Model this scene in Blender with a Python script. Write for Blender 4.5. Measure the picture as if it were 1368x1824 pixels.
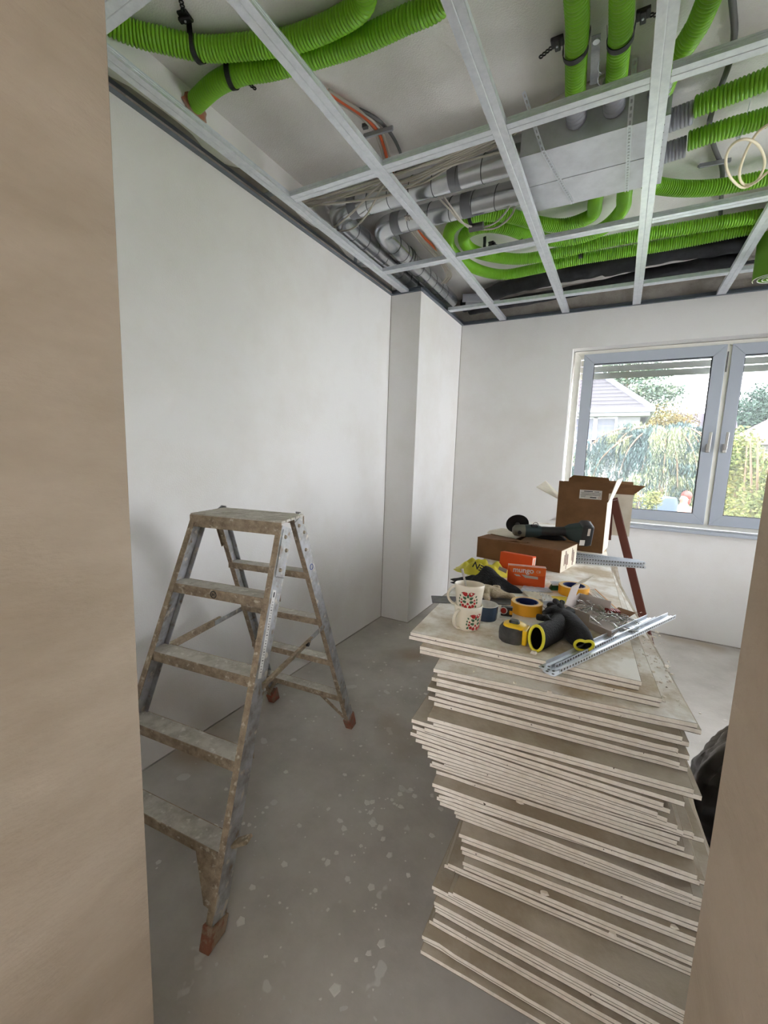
import bpy, bmesh, math, random
from mathutils import Vector, Matrix, Quaternion, noise
random.seed(7)
PI = math.pi
sc = bpy.context.scene
C = sc.collection
for o in list(bpy.data.objects):
    bpy.data.objects.remove(o)

# ------------------------------------------------------------------ camera
FPX = 760.366                       # focal length in pixels of the 1368 x 1824 frame
EYE = Vector((0, 0, 1.5))
yaw, pitch, roll = math.radians(-28.508), math.radians(7.752), math.radians(-1.889)
fw = Vector((math.sin(yaw)*math.cos(pitch), math.cos(yaw)*math.cos(pitch), -math.sin(pitch)))
rt = Vector((math.cos(yaw), -math.sin(yaw), 0))
dn = fw.cross(rt)
rt2 = rt*math.cos(roll) + dn*math.sin(roll)
dn2 = dn*math.cos(roll) - rt*math.sin(roll)
cam = bpy.data.cameras.new('camera')
cam.sensor_fit = 'HORIZONTAL'; cam.sensor_width = 36; cam.lens = 36*FPX/1368
cam.clip_start = 0.02; cam.clip_end = 300
co = bpy.data.objects.new('camera', cam); C.objects.link(co)
m = Matrix((rt2, -dn2, -fw)).transposed().to_4x4(); m.translation = EYE
co.matrix_world = m
sc.camera = co

# ------------------------------------------------------------------ light
w = bpy.data.worlds.new('world'); sc.world = w; w.use_nodes = True
bg = w.node_tree.nodes['Background']
bg.inputs[0].default_value = (0.955, 0.95, 1.03, 1); bg.inputs[1].default_value = 10.5
sun = bpy.data.lights.new('sun', 'SUN'); sun.energy = 5; sun.angle = math.radians(1.0); sun.color = (1, .9, .72)
so = bpy.data.objects.new('sun', sun); C.objects.link(so)
so.rotation_euler = Vector((-.16, .9, -.8)).to_track_quat('-Z', 'Y').to_euler()
sc.view_settings.view_transform = 'Standard'; sc.view_settings.look = 'None'
sc.view_settings.gamma = 1; sc.view_settings.use_curve_mapping = False
sc.view_settings.exposure = 0.6
sc.cycles.max_bounces = 14; sc.cycles.diffuse_bounces = 10; sc.cycles.glossy_bounces = 4
sc.cycles.transparent_max_bounces = 12; sc.cycles.sample_clamp_indirect = 6
sc.cycles.caustics_reflective = False; sc.cycles.caustics_refractive = False

# ------------------------------------------------------------------ helpers
def S(r, g, b):
    f = lambda c: (c/255/12.92) if c/255 <= .04045 else ((c/255+.055)/1.055)**2.4
    return (f(r), f(g), f(b), 1)

def at(px, py, z=None, y=None, x=None):
    """the point of the room that the photograph shows at a pixel, on a known height, depth or wall"""
    d = rt2*((px-684)/FPX) + dn2*((py-912)/FPX) + fw
    if z is not None: t = (z-EYE.z)/d.z
    elif y is not None: t = (y-EYE.y)/d.y
    else: t = (x-EYE.x)/d.x
    return EYE + d*t

def mat(name, col, rough=.6, metal=0, var=None, vscale=8, vlo=.4, vhi=.65, bump=0, bscale=60, spec=.5, detail=5, stretch=None, rvar=0, rand=False):
    m = bpy.data.materials.new(name); m.use_nodes = True
    nt = m.node_tree; b = nt.nodes['Principled BSDF']
    b.inputs['Base Color'].default_value = col; b.inputs['Roughness'].default_value = rough
    b.inputs['Metallic'].default_value = metal; b.inputs['Specular IOR Level'].default_value = spec
    tc = nt.nodes.new('ShaderNodeTexCoord'); src = tc.outputs['Object']
    if rand:
        oi = nt.nodes.new('ShaderNodeObjectInfo'); mm = nt.nodes.new('ShaderNodeMath'); mm.operation = 'MULTIPLY'; mm.inputs[1].default_value = 37
        va = nt.nodes.new('ShaderNodeVectorMath'); nt.links.new(oi.outputs['Random'], mm.inputs[0]); nt.links.new(src, va.inputs[0]); nt.links.new(mm.outputs[0], va.inputs[1]); src = va.outputs[0]
    if stretch:
        mp = nt.nodes.new('ShaderNodeMapping'); mp.inputs['Scale'].default_value = stretch
        nt.links.new(src, mp.inputs[0]); src = mp.outputs[0]
    if var is not None:
        n = nt.nodes.new('ShaderNodeTexNoise'); n.inputs['Scale'].default_value = vscale; n.inputs['Detail'].default_value = detail
        n.inputs['Roughness'].default_value = .62
        nt.links.new(src, n.inputs['Vector'])
        r = nt.nodes.new('ShaderNodeValToRGB'); r.color_ramp.elements[0].position = vlo; r.color_ramp.elements[1].position = vhi
        r.color_ramp.elements[0].color = col; r.color_ramp.elements[1].color = var
        nt.links.new(n.outputs[0], r.inputs[0]); nt.links.new(r.outputs[0], b.inputs['Base Color'])
        if rvar:
            mr = nt.nodes.new('ShaderNodeMapRange'); mr.inputs[1].default_value = vlo; mr.inputs[2].default_value = vhi
            mr.inputs[3].default_value = rough; mr.inputs[4].default_value = rvar
            nt.links.new(n.outputs[0], mr.inputs[0]); nt.links.new(mr.outputs[0], b.inputs['Roughness'])
    if bump:
        n2 = nt.nodes.new('ShaderNodeTexNoise'); n2.inputs['Scale'].default_value = bscale; n2.inputs['Detail'].default_value = 4
        nt.links.new(src, n2.inputs['Vector'])
        bp = nt.nodes.new('ShaderNodeBump'); bp.inputs['Strength'].default_value = bump; bp.inputs['Distance'].default_value = .01
        nt.links.new(n2.outputs[0], bp.inputs['Height']); nt.links.new(bp.outputs[0], b.inputs['Normal'])
    return m

def add_spots(m, col, scale=6, thr=.66, soft=.02, rand=False):
    """irregular stains of another colour on top of a material"""
    nt = m.node_tree; b = nt.nodes['Principled BSDF']
    tc = nt.nodes.new('ShaderNodeTexCoord'); n = nt.nodes.new('ShaderNodeTexNoise')
    n.inputs['Scale'].default_value = scale; n.inputs['Detail'].default_value = 2.5; n.inputs['Roughness'].default_value = .5
    src = tc.outputs['Object']
    if rand:
        oi = nt.nodes.new('ShaderNodeObjectInfo'); mm = nt.nodes.new('ShaderNodeMath'); mm.operation = 'MULTIPLY'; mm.inputs[1].default_value = 37
        va = nt.nodes.new('ShaderNodeVectorMath'); nt.links.new(oi.outputs['Random'], mm.inputs[0]); nt.links.new(src, va.inputs[0]); nt.links.new(mm.outputs[0], va.inputs[1]); src = va.outputs[0]
    nt.links.new(src, n.inputs['Vector'])
    r = nt.nodes.new('ShaderNodeMapRange'); r.inputs[1].default_value = thr; r.inputs[2].default_value = thr+soft
    nt.links.new(n.outputs[0], r.inputs[0])
    mx = nt.nodes.new('ShaderNodeMix'); mx.data_type = 'RGBA'
    old = b.inputs['Base Color'].links[0].from_socket if b.inputs['Base Color'].links else None
    if old: nt.links.new(old, mx.inputs[6])
    else: mx.inputs[6].default_value = b.inputs['Base Color'].default_value
    mx.inputs[7].default_value = col
    nt.links.new(r.outputs[0], mx.inputs[0]); nt.links.new(mx.outputs[2], b.inputs['Base Color'])
    return m

LOC = {}
class MB:
    def __init__(s, M=None):
        s.v = []; s.f = []; s.mi = []; s.M = M; s.cur = 0
    def p(s, co):
        co = Vector(co)
        s.v.append(s.M @ co if s.M else co); return len(s.v)-1
    def face(s, idx): s.f.append(idx); s.mi.append(s.cur)
    def box(s, c, d, rot=None):
        c = Vector(c); hx, hy, hz = d[0]/2, d[1]/2, d[2]/2; i = []
        for z in (-hz, hz):
            for x, y in ((-hx, -hy), (hx, -hy), (hx, hy), (-hx, hy)):
                q = Vector((x, y, z)); q = rot @ q if rot else q; i.append(s.p(c+q))
        for f in ((3,2,1,0), (4,5,6,7), (0,1,5,4), (1,2,6,5), (2,3,7,6), (3,0,4,7)): s.face([i[k] for k in f])
        return s
    def span(s, a, b):
        a, b = Vector(a), Vector(b); return s.box((a+b)/2, tuple(abs(x) for x in (b-a)))
    def bar(s, p0, p1, wd, ht, up=(0,0,1)):
        """a bar from p0 to p1: wd across, ht along up"""
        p0, p1 = Vector(p0), Vector(p1); d = (p1-p0).normalized(); u = Vector(up); u = (u-d*u.dot(d)).normalized(); r = d.cross(u)
        i = []
        for q in (p0, p1):
            for a, b in ((-1,-1), (1,-1), (1,1), (-1,1)): i.append(s.p(q+r*a*wd/2+u*b*ht/2))
        for f in ((3,2,1,0), (4,5,6,7), (0,1,5,4), (1,2,6,5), (2,3,7,6), (3,0,4,7)): s.face([i[k] for k in f])
        return s
    def rings(s, rings, closed=True, cap0=True, cap1=True, loop=False):
        idx = [[s.p(q) for q in r] for r in rings]; n = len(idx[0])
        pairs = list(zip(idx, idx[1:])) + ([(idx[-1], idx[0])] if loop else [])
        for a, b in pairs:
            for k in range(n if closed else n-1):
                k2 = (k+1) % n; s.face([a[k], a[k2], b[k2], b[k]])
        if not loop:
            if cap0: s.face(idx[0][::-1])
            if cap1: s.face(idx[-1])
        return s
    def tube(s, pts, r, seg=10, cap=True, ry=None):
        fr = frames(pts); R_ = r if callable(r) else (lambda t: r)
        n = len(pts); rg = []
        for k, (p, t, u, v) in enumerate(fr):
            rr = R_(k/(n-1)); r2 = rr if ry is None else ry
            rg.append([p+u*math.cos(a)*rr+v*math.sin(a)*r2 for a in (2*PI*j/seg for j in range(seg))])
        return s.rings(rg, cap0=cap, cap1=cap)
    def cyl(s, p0, p1, r, seg=16, r2=None):
        r2 = r if r2 is None else r2
        return s.tube([Vector(p0), Vector(p1)], lambda t: r+(r2-r)*t, seg)
    def lathe(s, prof, c=(0,0,0), seg=32, sx=1, sy=1, cap0=True, cap1=True):
        c = Vector(c); rg = [[c+Vector((r*math.cos(a)*sx, r*math.sin(a)*sy, z)) for a in (2*PI*j/seg for j in range(seg))] for r, z in prof]
        return s.rings(rg, cap0=cap0, cap1=cap1)
    def prism(s, poly, z0, z1, f=lambda x, y, z: (x, y, z)):
        return s.rings([[f(x, y, z0) for x, y in poly], [f(x, y, z1) for x, y in poly]])
    def extrude(s, sec, p0, p1, up=(0,0,1)):
        """a closed section (across, up) swept from p0 to p1"""
        p0, p1 = Vector(p0), Vector(p1); d = (p1-p0).normalized(); u = Vector(up); u = (u-d*u.dot(d)).normalized(); r = d.cross(u)
        return s.rings([[q+r*a+u*b for a, b in sec] for q in (p0, p1)])
    def torus(s, c, R_, r, axis=(0,0,1), seg=32, rs=8, sc2=1):
        c = Vector(c); q = Vector(axis).to_track_quat('Z', 'Y'); rg = []
        for k in range(seg):
            a = 2*PI*k/seg; rg.append([c+q@Vector(((R_+r*math.cos(b))*math.cos(a), (R_+r*math.cos(b))*math.sin(a)*sc2, r*math.sin(b))) for b in (2*PI*j/rs for j in range(rs))])
        return s.rings(rg, loop=True)
    def quad(s, a, b, c, d): s.face([s.p(a), s.p(b), s.p(c), s.p(d)]); return s
    def ball(s, c, r, seg=12, rg=8, sq=(1,1,1)):
        c = Vector(c); prof = [(math.sin(PI*k/rg), -math.cos(PI*k/rg)) for k in range(rg+1)]
        rings = [[c+Vector((max(a,.02)*math.cos(t)*r*sq[0], max(a,.02)*math.sin(t)*r*sq[1], b*r*sq[2])) for t in (2*PI*j/seg for j in range(seg))] for a, b in prof]
        return s.rings(rings)
    def build(s, name, mats, parent=None, origin=None, smooth=None, bevel=0, bseg=2, recalc=True):
        me = bpy.data.meshes.new(name)
        o = Vector(origin) if origin is not None else (LOC.get(parent.as_pointer(), Vector()) if parent else Vector())
        me.from_pydata([v-o for v in s.v], [], s.f)
        if not isinstance(mats, (list, tuple)): mats = [mats]
        for m_ in mats: me.materials.append(m_)
        me.polygons.foreach_set('material_index', s.mi)
        if recalc:
            bm = bmesh.new(); bm.from_mesh(me); bmesh.ops.recalc_face_normals(bm, faces=bm.faces); bm.to_mesh(me); bm.free()
        if smooth:
            me.polygons.foreach_set('use_smooth', [True]*len(me.polygons)); me.set_sharp_from_angle(angle=math.radians(smooth))
        ob = bpy.data.objects.new(name, me); C.objects.link(ob)
        if parent: ob.parent = parent; LOC[ob.as_pointer()] = o
        else: ob.location = o; LOC[ob.as_pointer()] = o
        if bevel:
            b = ob.modifiers.new('bevel', 'BEVEL'); b.width = bevel; b.segments = bseg; b.limit_method = 'ANGLE'; b.angle_limit = math.radians(40)
        return ob

def frames(pts):
    pts = [Vector(p) for p in pts]; n = len(pts); out = []
    T = []
    for k in range(n):
        a = pts[max(k-1, 0)]; b = pts[min(k+1, n-1)]; T.append((b-a).normalized())
    up = Vector((0,0,1)) if abs(T[0].z) < .9 else Vector((1,0,0))
    u = (up-T[0]*up.dot(T[0])).normalized()
    for k in range(n):
        if k:
            q = T[k-1].rotation_difference(T[k]); u = q @ u; u = (u-T[k]*u.dot(T[k])).normalized()
        out.append((pts[k], T[k], u, T[k].cross(u)))
    return out

def spline(P, step=.02):
    """Catmull-Rom through P, resampled at an even step"""
    P = [Vector(p) for p in P]
    Q = [P[0]*2-P[1]] + P + [P[-1]*2-P[-2]]; raw = []
    for i in range(1, len(Q)-2):
        for k in range(24):
            t = k/24; a, b, c, d = Q[i-1:i+3]
            raw.append(.5*((2*b)+(c-a)*t+(2*a-5*b+4*c-d)*t*t+(3*b-a-3*c+d)*t**3))
    raw.append(P[-1]); L = [0]
    for a, b in zip(raw, raw[1:]): L.append(L[-1]+(b-a).length)
    n = max(2, int(L[-1]/step)); out = []; j = 0
    for k in range(n+1):
        s_ = L[-1]*k/n
        while j < len(L)-2 and L[j+1] < s_: j += 1
        t = (s_-L[j])/max(1e-9, L[j+1]-L[j]); out.append(raw[j].lerp(raw[j+1], t))
    return out

def tag(o, label=None, cat=None, group=None, kind=None):
    if label: o['label'] = label
    if cat: o['category'] = cat
    if group: o['group'] = group
    if kind: o['kind'] = kind
    return o
def thing(name, loc, label, cat, group=None):
    o = bpy.data.objects.new(name, None); o.empty_display_size = .05; C.objects.link(o)
    o.location = loc; LOC[o.as_pointer()] = Vector(loc)
    return tag(o, label, cat, group)
def struct(mb, name, mt, **k): return tag(mb.build(name, mt, **k), kind='structure')
def text_mesh(name, s, size, mt, parent, M, thick=.0003, bold=False):
    cu = bpy.data.curves.new('t', 'FONT'); cu.body = s; cu.size = size; cu.extrude = thick; cu.align_x = 'CENTER'; cu.align_y = 'CENTER'
    if bold: cu.offset = size*.02
    to = bpy.data.objects.new('t', cu); C.objects.link(to)
    me = bpy.data.meshes.new_from_object(to.evaluated_get(bpy.context.evaluated_depsgraph_get())) if False else None
    bpy.context.view_layer.update()
    me = bpy.data.meshes.new_from_object(to)
    bpy.data.objects.remove(to); me.name = name
    me.transform(Matrix.Translation(-LOC.get(parent.as_pointer(), Vector())) @ M)
    me.materials.clear(); me.materials.append(mt)
    ob = bpy.data.objects.new(name, me); C.objects.link(ob); ob.parent = parent
    LOC[ob.as_pointer()] = LOC.get(parent.as_pointer(), Vector())
    return ob
def frame_at(loc, xdir, zdir):
    """matrix with local x along xdir and z along zdir"""
    x = Vector(xdir).normalized(); z = Vector(zdir); z = (z-x*z.dot(x)).normalized(); y = z.cross(x)
    M = Matrix((x, y, z)).transposed().to_4x4(); M.translation = Vector(loc); return M
def TR(loc, rz=0, rx=0, ry=0):
    return Matrix.Translation(Vector(loc)) @ Matrix.Rotation(rz, 4, 'Z') @ Matrix.Rotation(rx, 4, 'X') @ Matrix.Rotation(ry, 4, 'Y')
ORD = ['topmost','second','third','fourth','fifth','sixth','seventh','eighth','ninth','tenth','eleventh','twelfth','thirteenth','fourteenth','fifteenth','sixteenth','seventeenth','eighteenth','nineteenth','twentieth']
def ordinal(n):
    if n <= 20: return ORD[n-1]
    tens = {2:'twenty',3:'thirty',4:'forty',5:'fifty'}[n//10]
    if n % 10 == 0: return tens[:-1]+'ieth'
    return tens+'-'+('first' if n % 10 == 1 else ORD[n % 10 - 1])

# ------------------------------------------------------------------ materials
M_WALL = mat('white_plaster', S(234,232,230), .95, var=S(226,222,217), vscale=1.7, vlo=.45, vhi=.75, bump=.12, bscale=140, spec=.15)
M_JAMB = mat('warm_lit_plaster', S(180,167,151), .95, var=S(163,149,132), vscale=5, vlo=.35, vhi=.7, bump=.22, bscale=130, spec=.1, stretch=(1,.45,1.1))  # same plaster on the reveals; its warm, dim lighting is put into this beige
M_HALL = mat('hall_plaster', S(222,212,198), .95)
M_SLAB = mat('slab_plaster', S(236,234,232), .95, var=S(226,223,219), vscale=2.5, bump=.3, bscale=160, spec=.1)
M_RAW = mat('raw_render', S(168,162,154), .95, var=S(140,134,126), vscale=6, bump=.4, bscale=70, spec=.1)
M_FLOOR = mat('screed', S(192,187,179), .66, var=S(168,162,153), vscale=3.2, vlo=.35, vhi=.7, bump=.10, bscale=50, spec=.4)
add_spots(M_FLOOR, S(200,197,190), scale=9, thr=.675, soft=.02)
add_spots(M_FLOOR, S(192,190,184), scale=24, thr=.715, soft=.015)
add_spots(M_FLOOR, S(160,142,120), scale=1.3, thr=.60, soft=.12)
add_spots(M_FLOOR, S(186,184,178), scale=60, thr=.70, soft=.02)
M_GALV = mat('galvanised_steel', S(226,230,236), .36, .6, var=S(212,217,224), vscale=30, vlo=.35, vhi=.7, rvar=.45)
M_GALVD = mat('dull_galvanised_steel', S(172,176,178), .5, .85, var=S(128,132,136), vscale=14, vlo=.35, vhi=.7)
M_UD = mat('dark_steel_track', S(120,128,136), .5, .7)
M_DUCT = mat('spiral_duct_steel', S(206,208,210), .27, .88, var=S(178,182,186), vscale=7, vlo=.4, vhi=.75)
M_SEAM = mat('seam_dark', S(70,72,74), .6, .5)
M_TAPE = mat('grey_tape', S(120,122,126), .6)
M_BOX = mat('sheet_steel', S(206,208,214), .5, .45, var=S(190,192,198), vscale=7)
M_GREEN = mat('green_pipe', S(124,186,36), .38, spec=.5)
M_GREENF = mat('green_sheet', S(92,140,28), .6)
M_COLLAR = mat('grey_collar', S(150,152,160), .5)
M_BLACK = mat('black_plastic', S(26,26,28), .45)
M_FOAM = mat('black_insulation', S(30,31,35), .8, var=S(46,47,52), vscale=14, bump=.5, bscale=30)
M_CABLE = mat('grey_cable', S(176,170,158), .55)
M_CABLED = mat('dark_conduit', S(92,92,90), .6)
M_CREAM = mat('cream_cable', S(232,220,190), .45)
M_ORANGE = mat('orange_cable', S(200,86,36), .5)
M_BRICK = mat('brick_red', S(176,112,82), .9, var=S(150,140,130), vscale=24)
M_PVC = mat('white_pvc', S(178,184,194), .35, spec=.4)
M_PVCIN = mat('frame_white', S(232,230,220), .4)
M_GASK = mat('rubber_gasket', S(40,42,46), .7)
M_HANDLE = mat('brushed_handle', S(200,198,192), .35, .4)
M_SHUT = mat('shutter_slat', S(214,212,202), .6)
M_ALU = mat('worn_aluminium', S(186,188,192), .42, .45, var=S(150,146,140), vscale=16, vlo=.38, vhi=.66, rvar=.7, bump=.08, bscale=80)
add_spots(M_ALU, S(206,200,188), scale=30, thr=.60, soft=.09)
add_spots(M_ALU, S(140,124,104), scale=22, thr=.62, soft=.10)
M_DIRT = mat('dirty_aluminium', S(172,154,130), .85, .05, var=S(126,110,92), vscale=38, vlo=.36, vhi=.68, bump=.5, bscale=90, detail=9)
add_spots(M_DIRT, S(196,184,164), scale=52, thr=.60, soft=.10)
M_TREAD = mat('dusty_tread', S(196,191,180), .9, .0, var=S(168,161,148), vscale=22, bump=.3, bscale=120, detail=7)
add_spots(M_TREAD, S(212,208,198), scale=40, thr=.60, soft=.10)
M_FOOT = mat('red_rubber', S(160,92,72), .8, var=S(142,116,98), vscale=40, vlo=.4, vhi=.6)
M_FOOT2 = mat('crusted_rubber', S(140,92,72), .9, var=S(156,136,114), vscale=26, vlo=.42, vhi=.56, bump=.6, bscale=60)
M_RIVET = mat('rivet', S(150,138,120), .5, .5)
M_WHITE = mat('white_paper', S(228,227,224), .8, var=S(205,203,198), vscale=20)
M_INK = mat('dark_ink', S(38,40,46), .7)
M_BLUEINK = mat('blue_ink', S(60,80,150), .7)
M_PAPER = mat('board_paper', S(160,148,130), .92, var=S(142,128,108), vscale=4, vlo=.35, vhi=.7, bump=.08, bscale=180, spec=.1, rand=True)
M_DUSTY = mat('board_paper_dusty', S(246,243,237), .95, var=S(196,180,155), vscale=5, vlo=.44, vhi=.62, bump=.15, bscale=90, spec=.1, detail=9, rand=True)
M_DUSTG = mat('board_face_grey', S(190,182,168), .95, var=S(164,152,134), vscale=5, vlo=.4, vhi=.62, bump=.12, bscale=90, spec=.1, detail=8, rand=True)
M_PEDGE = mat('paper_edge', S(104,92,78), .95)
M_GYPS = mat('gypsum_edge', S(246,239,228), .95, var=S(232,223,209), vscale=40, bump=.25, bscale=160, spec=.1, rand=True)
add_spots(M_GYPS, S(86,74,62), scale=95, thr=.735, soft=.02, rand=True)
M_CARD = mat('cardboard', S(132,98,70), .9, var=S(120,88,62), vscale=9, bump=.08, bscale=60, spec=.15)
M_CARDW = mat('white_cardboard', S(222,214,196), .9, spec=.15, var=S(210,200,180), vscale=10)
M_CARDG = mat('grey_cardboard', S(196,186,180), .9, spec=.15)
M_PORC = mat('mug_ceramic', S(226,218,200), .25, spec=.5)
M_RED = mat('print_red', S(168,30,28), .35)
M_GRN = mat('print_green', S(52,92,62), .35)
M_DKBL = mat('blue_glaze', S(42,60,82), .25)
M_COFFEE = mat('coffee_grounds', S(150,126,98), .7)
M_STEEL = mat('stainless', S(190,190,188), .25, .95)
M_YTAPE = mat('yellow_masking_tape', S(226,160,28), .6)
M_YTAPES = mat('tape_side', S(226,190,130), .7)
M_NAVY = mat('navy_core', S(24,42,96), .5)
M_YEL = mat('yellow_plastic', S(240,196,20), .4)
M_RUB = mat('grey_black_rubber', S(44,44,45), .7, var=S(84,82,78), vscale=22, bump=.4, bscale=70)
M_GLOVE = mat('black_fabric', S(15,15,17), .9, bump=.4, bscale=220)
M_RAG = mat('black_rag', S(26,27,32), .9, bump=.5, bscale=160)
M_KNIT = mat('cream_knit', S(198,184,158), .95, var=S(170,154,128), vscale=50, bump=.7, bscale=260)
M_YTRIM = mat('yellow_trim', S(232,222,60), .6)
M_BAGY = mat('yellow_bag', S(206,196,56), .45, bump=.2, bscale=30)
M_ORNG = mat('orange_card', S(222,84,24), .65)
M_ORNG2 = mat('bright_orange_card', S(240,108,36), .6)
M_WOODR = mat('ruler_wood', S(206,160,112), .6)
M_DKRED = mat('dark_red_paint', S(96,46,34), .6)
M_TEAL = mat('dark_teal_plastic', S(30,48,50), .5)
M_GREY = mat('cast_grey', S(124,124,112), .55, .4)
M_DARKST = mat('dark_steel', S(84,84,84), .5, .5, var=S(110,108,104), vscale=30)
M_GREENL = mat('green_label', S(30,96,70), .5)
M_YCARD = mat('yellow_card', S(226,200,60), .7)
M_BLUEP = mat('pale_blue_paper', S(190,200,214), .85, var=S(216,220,224), vscale=60)
M_BAG = mat('black_bin_bag', S(14,15,18), .28, spec=.6, bump=.35, bscale=14)
M_FLAKE = mat('white_flake', S(214,211,203), .95)
M_TIMBER = mat('rough_timber', S(170,134,92), .85, var=S(146,110,74), vscale=12, stretch=(1,1,6))
M_WOODP = mat('wood_rule_red', S(150,44,36), .5)

M_SEAMC = mat('corner_crack', S(120,112,100), .95)
# ------------------------------------------------------------------ room shell
SLAB = 3.07; GZ = 2.82              # slab soffit and underside of the new ceiling grid
WY = 4.37; LX = -1.815; CX = -1.54; CY = 3.345
WX0, WX1, WZ0, WZ1 = -.47, 1.86, .95, 2.505
def slabbox(a, b): return MB().span(a, b)
struct(slabbox((-2.4,-2.4,-.15), (2.6,4.72,0)), 'floor', M_FLOOR)
struct(slabbox((-2.4,-2.4,SLAB), (2.6,4.72,SLAB+.2)), 'ceiling', M_SLAB)
struct(slabbox((LX-.25,.45,0), (LX,4.72,SLAB)), 'wall_left', M_WALL)
RY0, RY1, RZ0, RZ1 = 2.1, 4.1, .45, 2.62
mb = MB(); mb.span((2.3,.45,0), (2.55,RY0,SLAB)); mb.span((2.3,RY1,0), (2.55,4.72,SLAB)); mb.span((2.3,RY0,0), (2.55,RY1,RZ0)); mb.span((2.3,RY0,RZ1), (2.55,RY1,SLAB))
struct(mb, 'wall_right', M_WALL)
mb = MB()
mb.span((LX,WY,0), (WX0,WY+.35,GZ+.02)); mb.span((WX1,WY,0), (2.3,WY+.35,GZ+.02))
mb.span((WX0,WY,0), (WX1,WY+.35,WZ0-.03)); mb.span((WX0,WY,WZ1), (WX1,WY+.35,GZ+.02))
mb.cur = 1; mb.span((LX,WY+.004,GZ+.02), (2.3,WY+.35,SLAB))
struct(mb, 'wall_far', [M_WALL, M_RAW])
struct(slabbox((LX,CY,0), (CX,WY,GZ+.03)), 'wall_column', M_WALL)
JX0, JX1, NY0, NY1 = -.774, .108, .15, .45
mb = MB(); mb.span((-2.4,NY0,0), (JX0,NY1,SLAB)); mb.span((JX1,NY0,0), (2.6,NY1,SLAB)); mb.span((JX0,NY0,2.32), (JX1,NY1,SLAB))
struct(mb, 'wall_near', M_WALL)
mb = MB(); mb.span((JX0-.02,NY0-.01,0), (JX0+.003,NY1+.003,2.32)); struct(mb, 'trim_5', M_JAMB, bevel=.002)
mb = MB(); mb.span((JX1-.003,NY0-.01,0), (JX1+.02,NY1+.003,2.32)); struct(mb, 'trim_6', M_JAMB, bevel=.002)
struct(slabbox((-2.4,-2.4,0), (-2.2,NY0,SLAB)), 'wall_hall_left', M_HALL)
struct(slabbox((2.4,-2.4,0), (2.6,NY0,SLAB)), 'wall_hall_right', M_HALL)
HW = ((-2.0,-1.0,1.2,2.2), (.75,2.0,1.0,2.3))                       # two unseen hall windows behind the viewer, added for fill daylight
mb = MB(); mb.span((-2.2,-2.4,0), (HW[0][0],-2.2,SLAB)); mb.span((HW[0][1],-2.4,0), (HW[1][0],-2.2,SLAB)); mb.span((HW[1][1],-2.4,0), (2.4,-2.2,SLAB))
for x0, x1, z0, z1 in HW: mb.span((x0,-2.4,0), (x1,-2.2,z0)); mb.span((x0,-2.4,z1), (x1,-2.2,SLAB))
struct(mb, 'wall_hall_back', M_HALL)
# dark edge strip where the walls meet the screed
mb = MB(); mb.span((LX,.46,0), (LX+.006,CY,.004)); mb.span((LX,CY-.006,0), (CX+.006,CY,.004)); mb.span((CX,CY,0), (CX+.006,WY,.004)); mb.span((CX,WY-.008,0), (2.3,WY,.008))
struct(mb, 'trim_1', M_RAW)
mb = MB(); mb.span((CX,WY-.0035,0), (CX+.0035,WY,GZ)); mb.span((LX,CY-.003,0), (LX+.003,CY,GZ)); struct(mb, 'trim_7', M_SEAMC)
# plaster ridge where the wall finish stops in the ceiling void, and the chopped hole around the pipe
mb = MB(); n = 40; top = []
for k in range(n+1):
    y = .5+2.84*k/n; top.append((y, 2.885+.045*math.sin(k*.55)*math.sin(k*.21+1)+.02*random.random()))
mb.rings([[(LX+.006,y,2.83) for y, z in top], [(LX+.007,y,z) for y, z in top], [(LX,y,z+.004) for y, z in top]], closed=False, cap0=False, cap1=False)
struct(mb, 'trim_2', M_RAW)
hole = MB(); cyc = []
rr = [.043+.013*random.random() for _ in range(18)]
hole.rings([[(LX+.004, 1.44+r*1.25*math.cos(2*PI*k/18), 3.0+min(.066, r*1.0*math.sin(2*PI*k/18))) for k, r in enumerate(rr)], [(LX+.009, 1.44+.05*math.cos(2*PI*k/18), 3.0+.05*math.sin(2*PI*k/18)) for k in range(18)]], cap0=False)
struct(hole, 'trim_3', M_BRICK)
# downstand of bare masonry at the right, where two pipes go through
struct(slabbox((.63,3.25,2.92), (.86,WY,SLAB)), 'wall_downstand', M_RAW)

# unseen pendant bulb, added in the hall for warm fill light
lamp = thing('hall_fill_lamp', (.15,-1.1,SLAB), 'added bare warm bulb in the unseen hall behind the doorway', 'lamp')
MB().cyl((.15,-1.1,SLAB), (.15,-1.1,2.62), .004, 6).build('cord', M_BLACK, lamp)
MB().cyl((.15,-1.1,2.62), (.15,-1.1,2.55), .022, 12).build('socket', M_BLACK, lamp)
M_BULB = mat('lit_bulb', (1,.8,.55,1), .4); bb = M_BULB.node_tree.nodes['Principled BSDF']
bb.inputs['Emission Color'].default_value = (1,.76,.5,1); bb.inputs['Emission Strength'].default_value = 60
MB().ball((.15,-1.1,2.50), .05, 14, 10).build('bulb', M_BULB, lamp, smooth=80)

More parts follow.
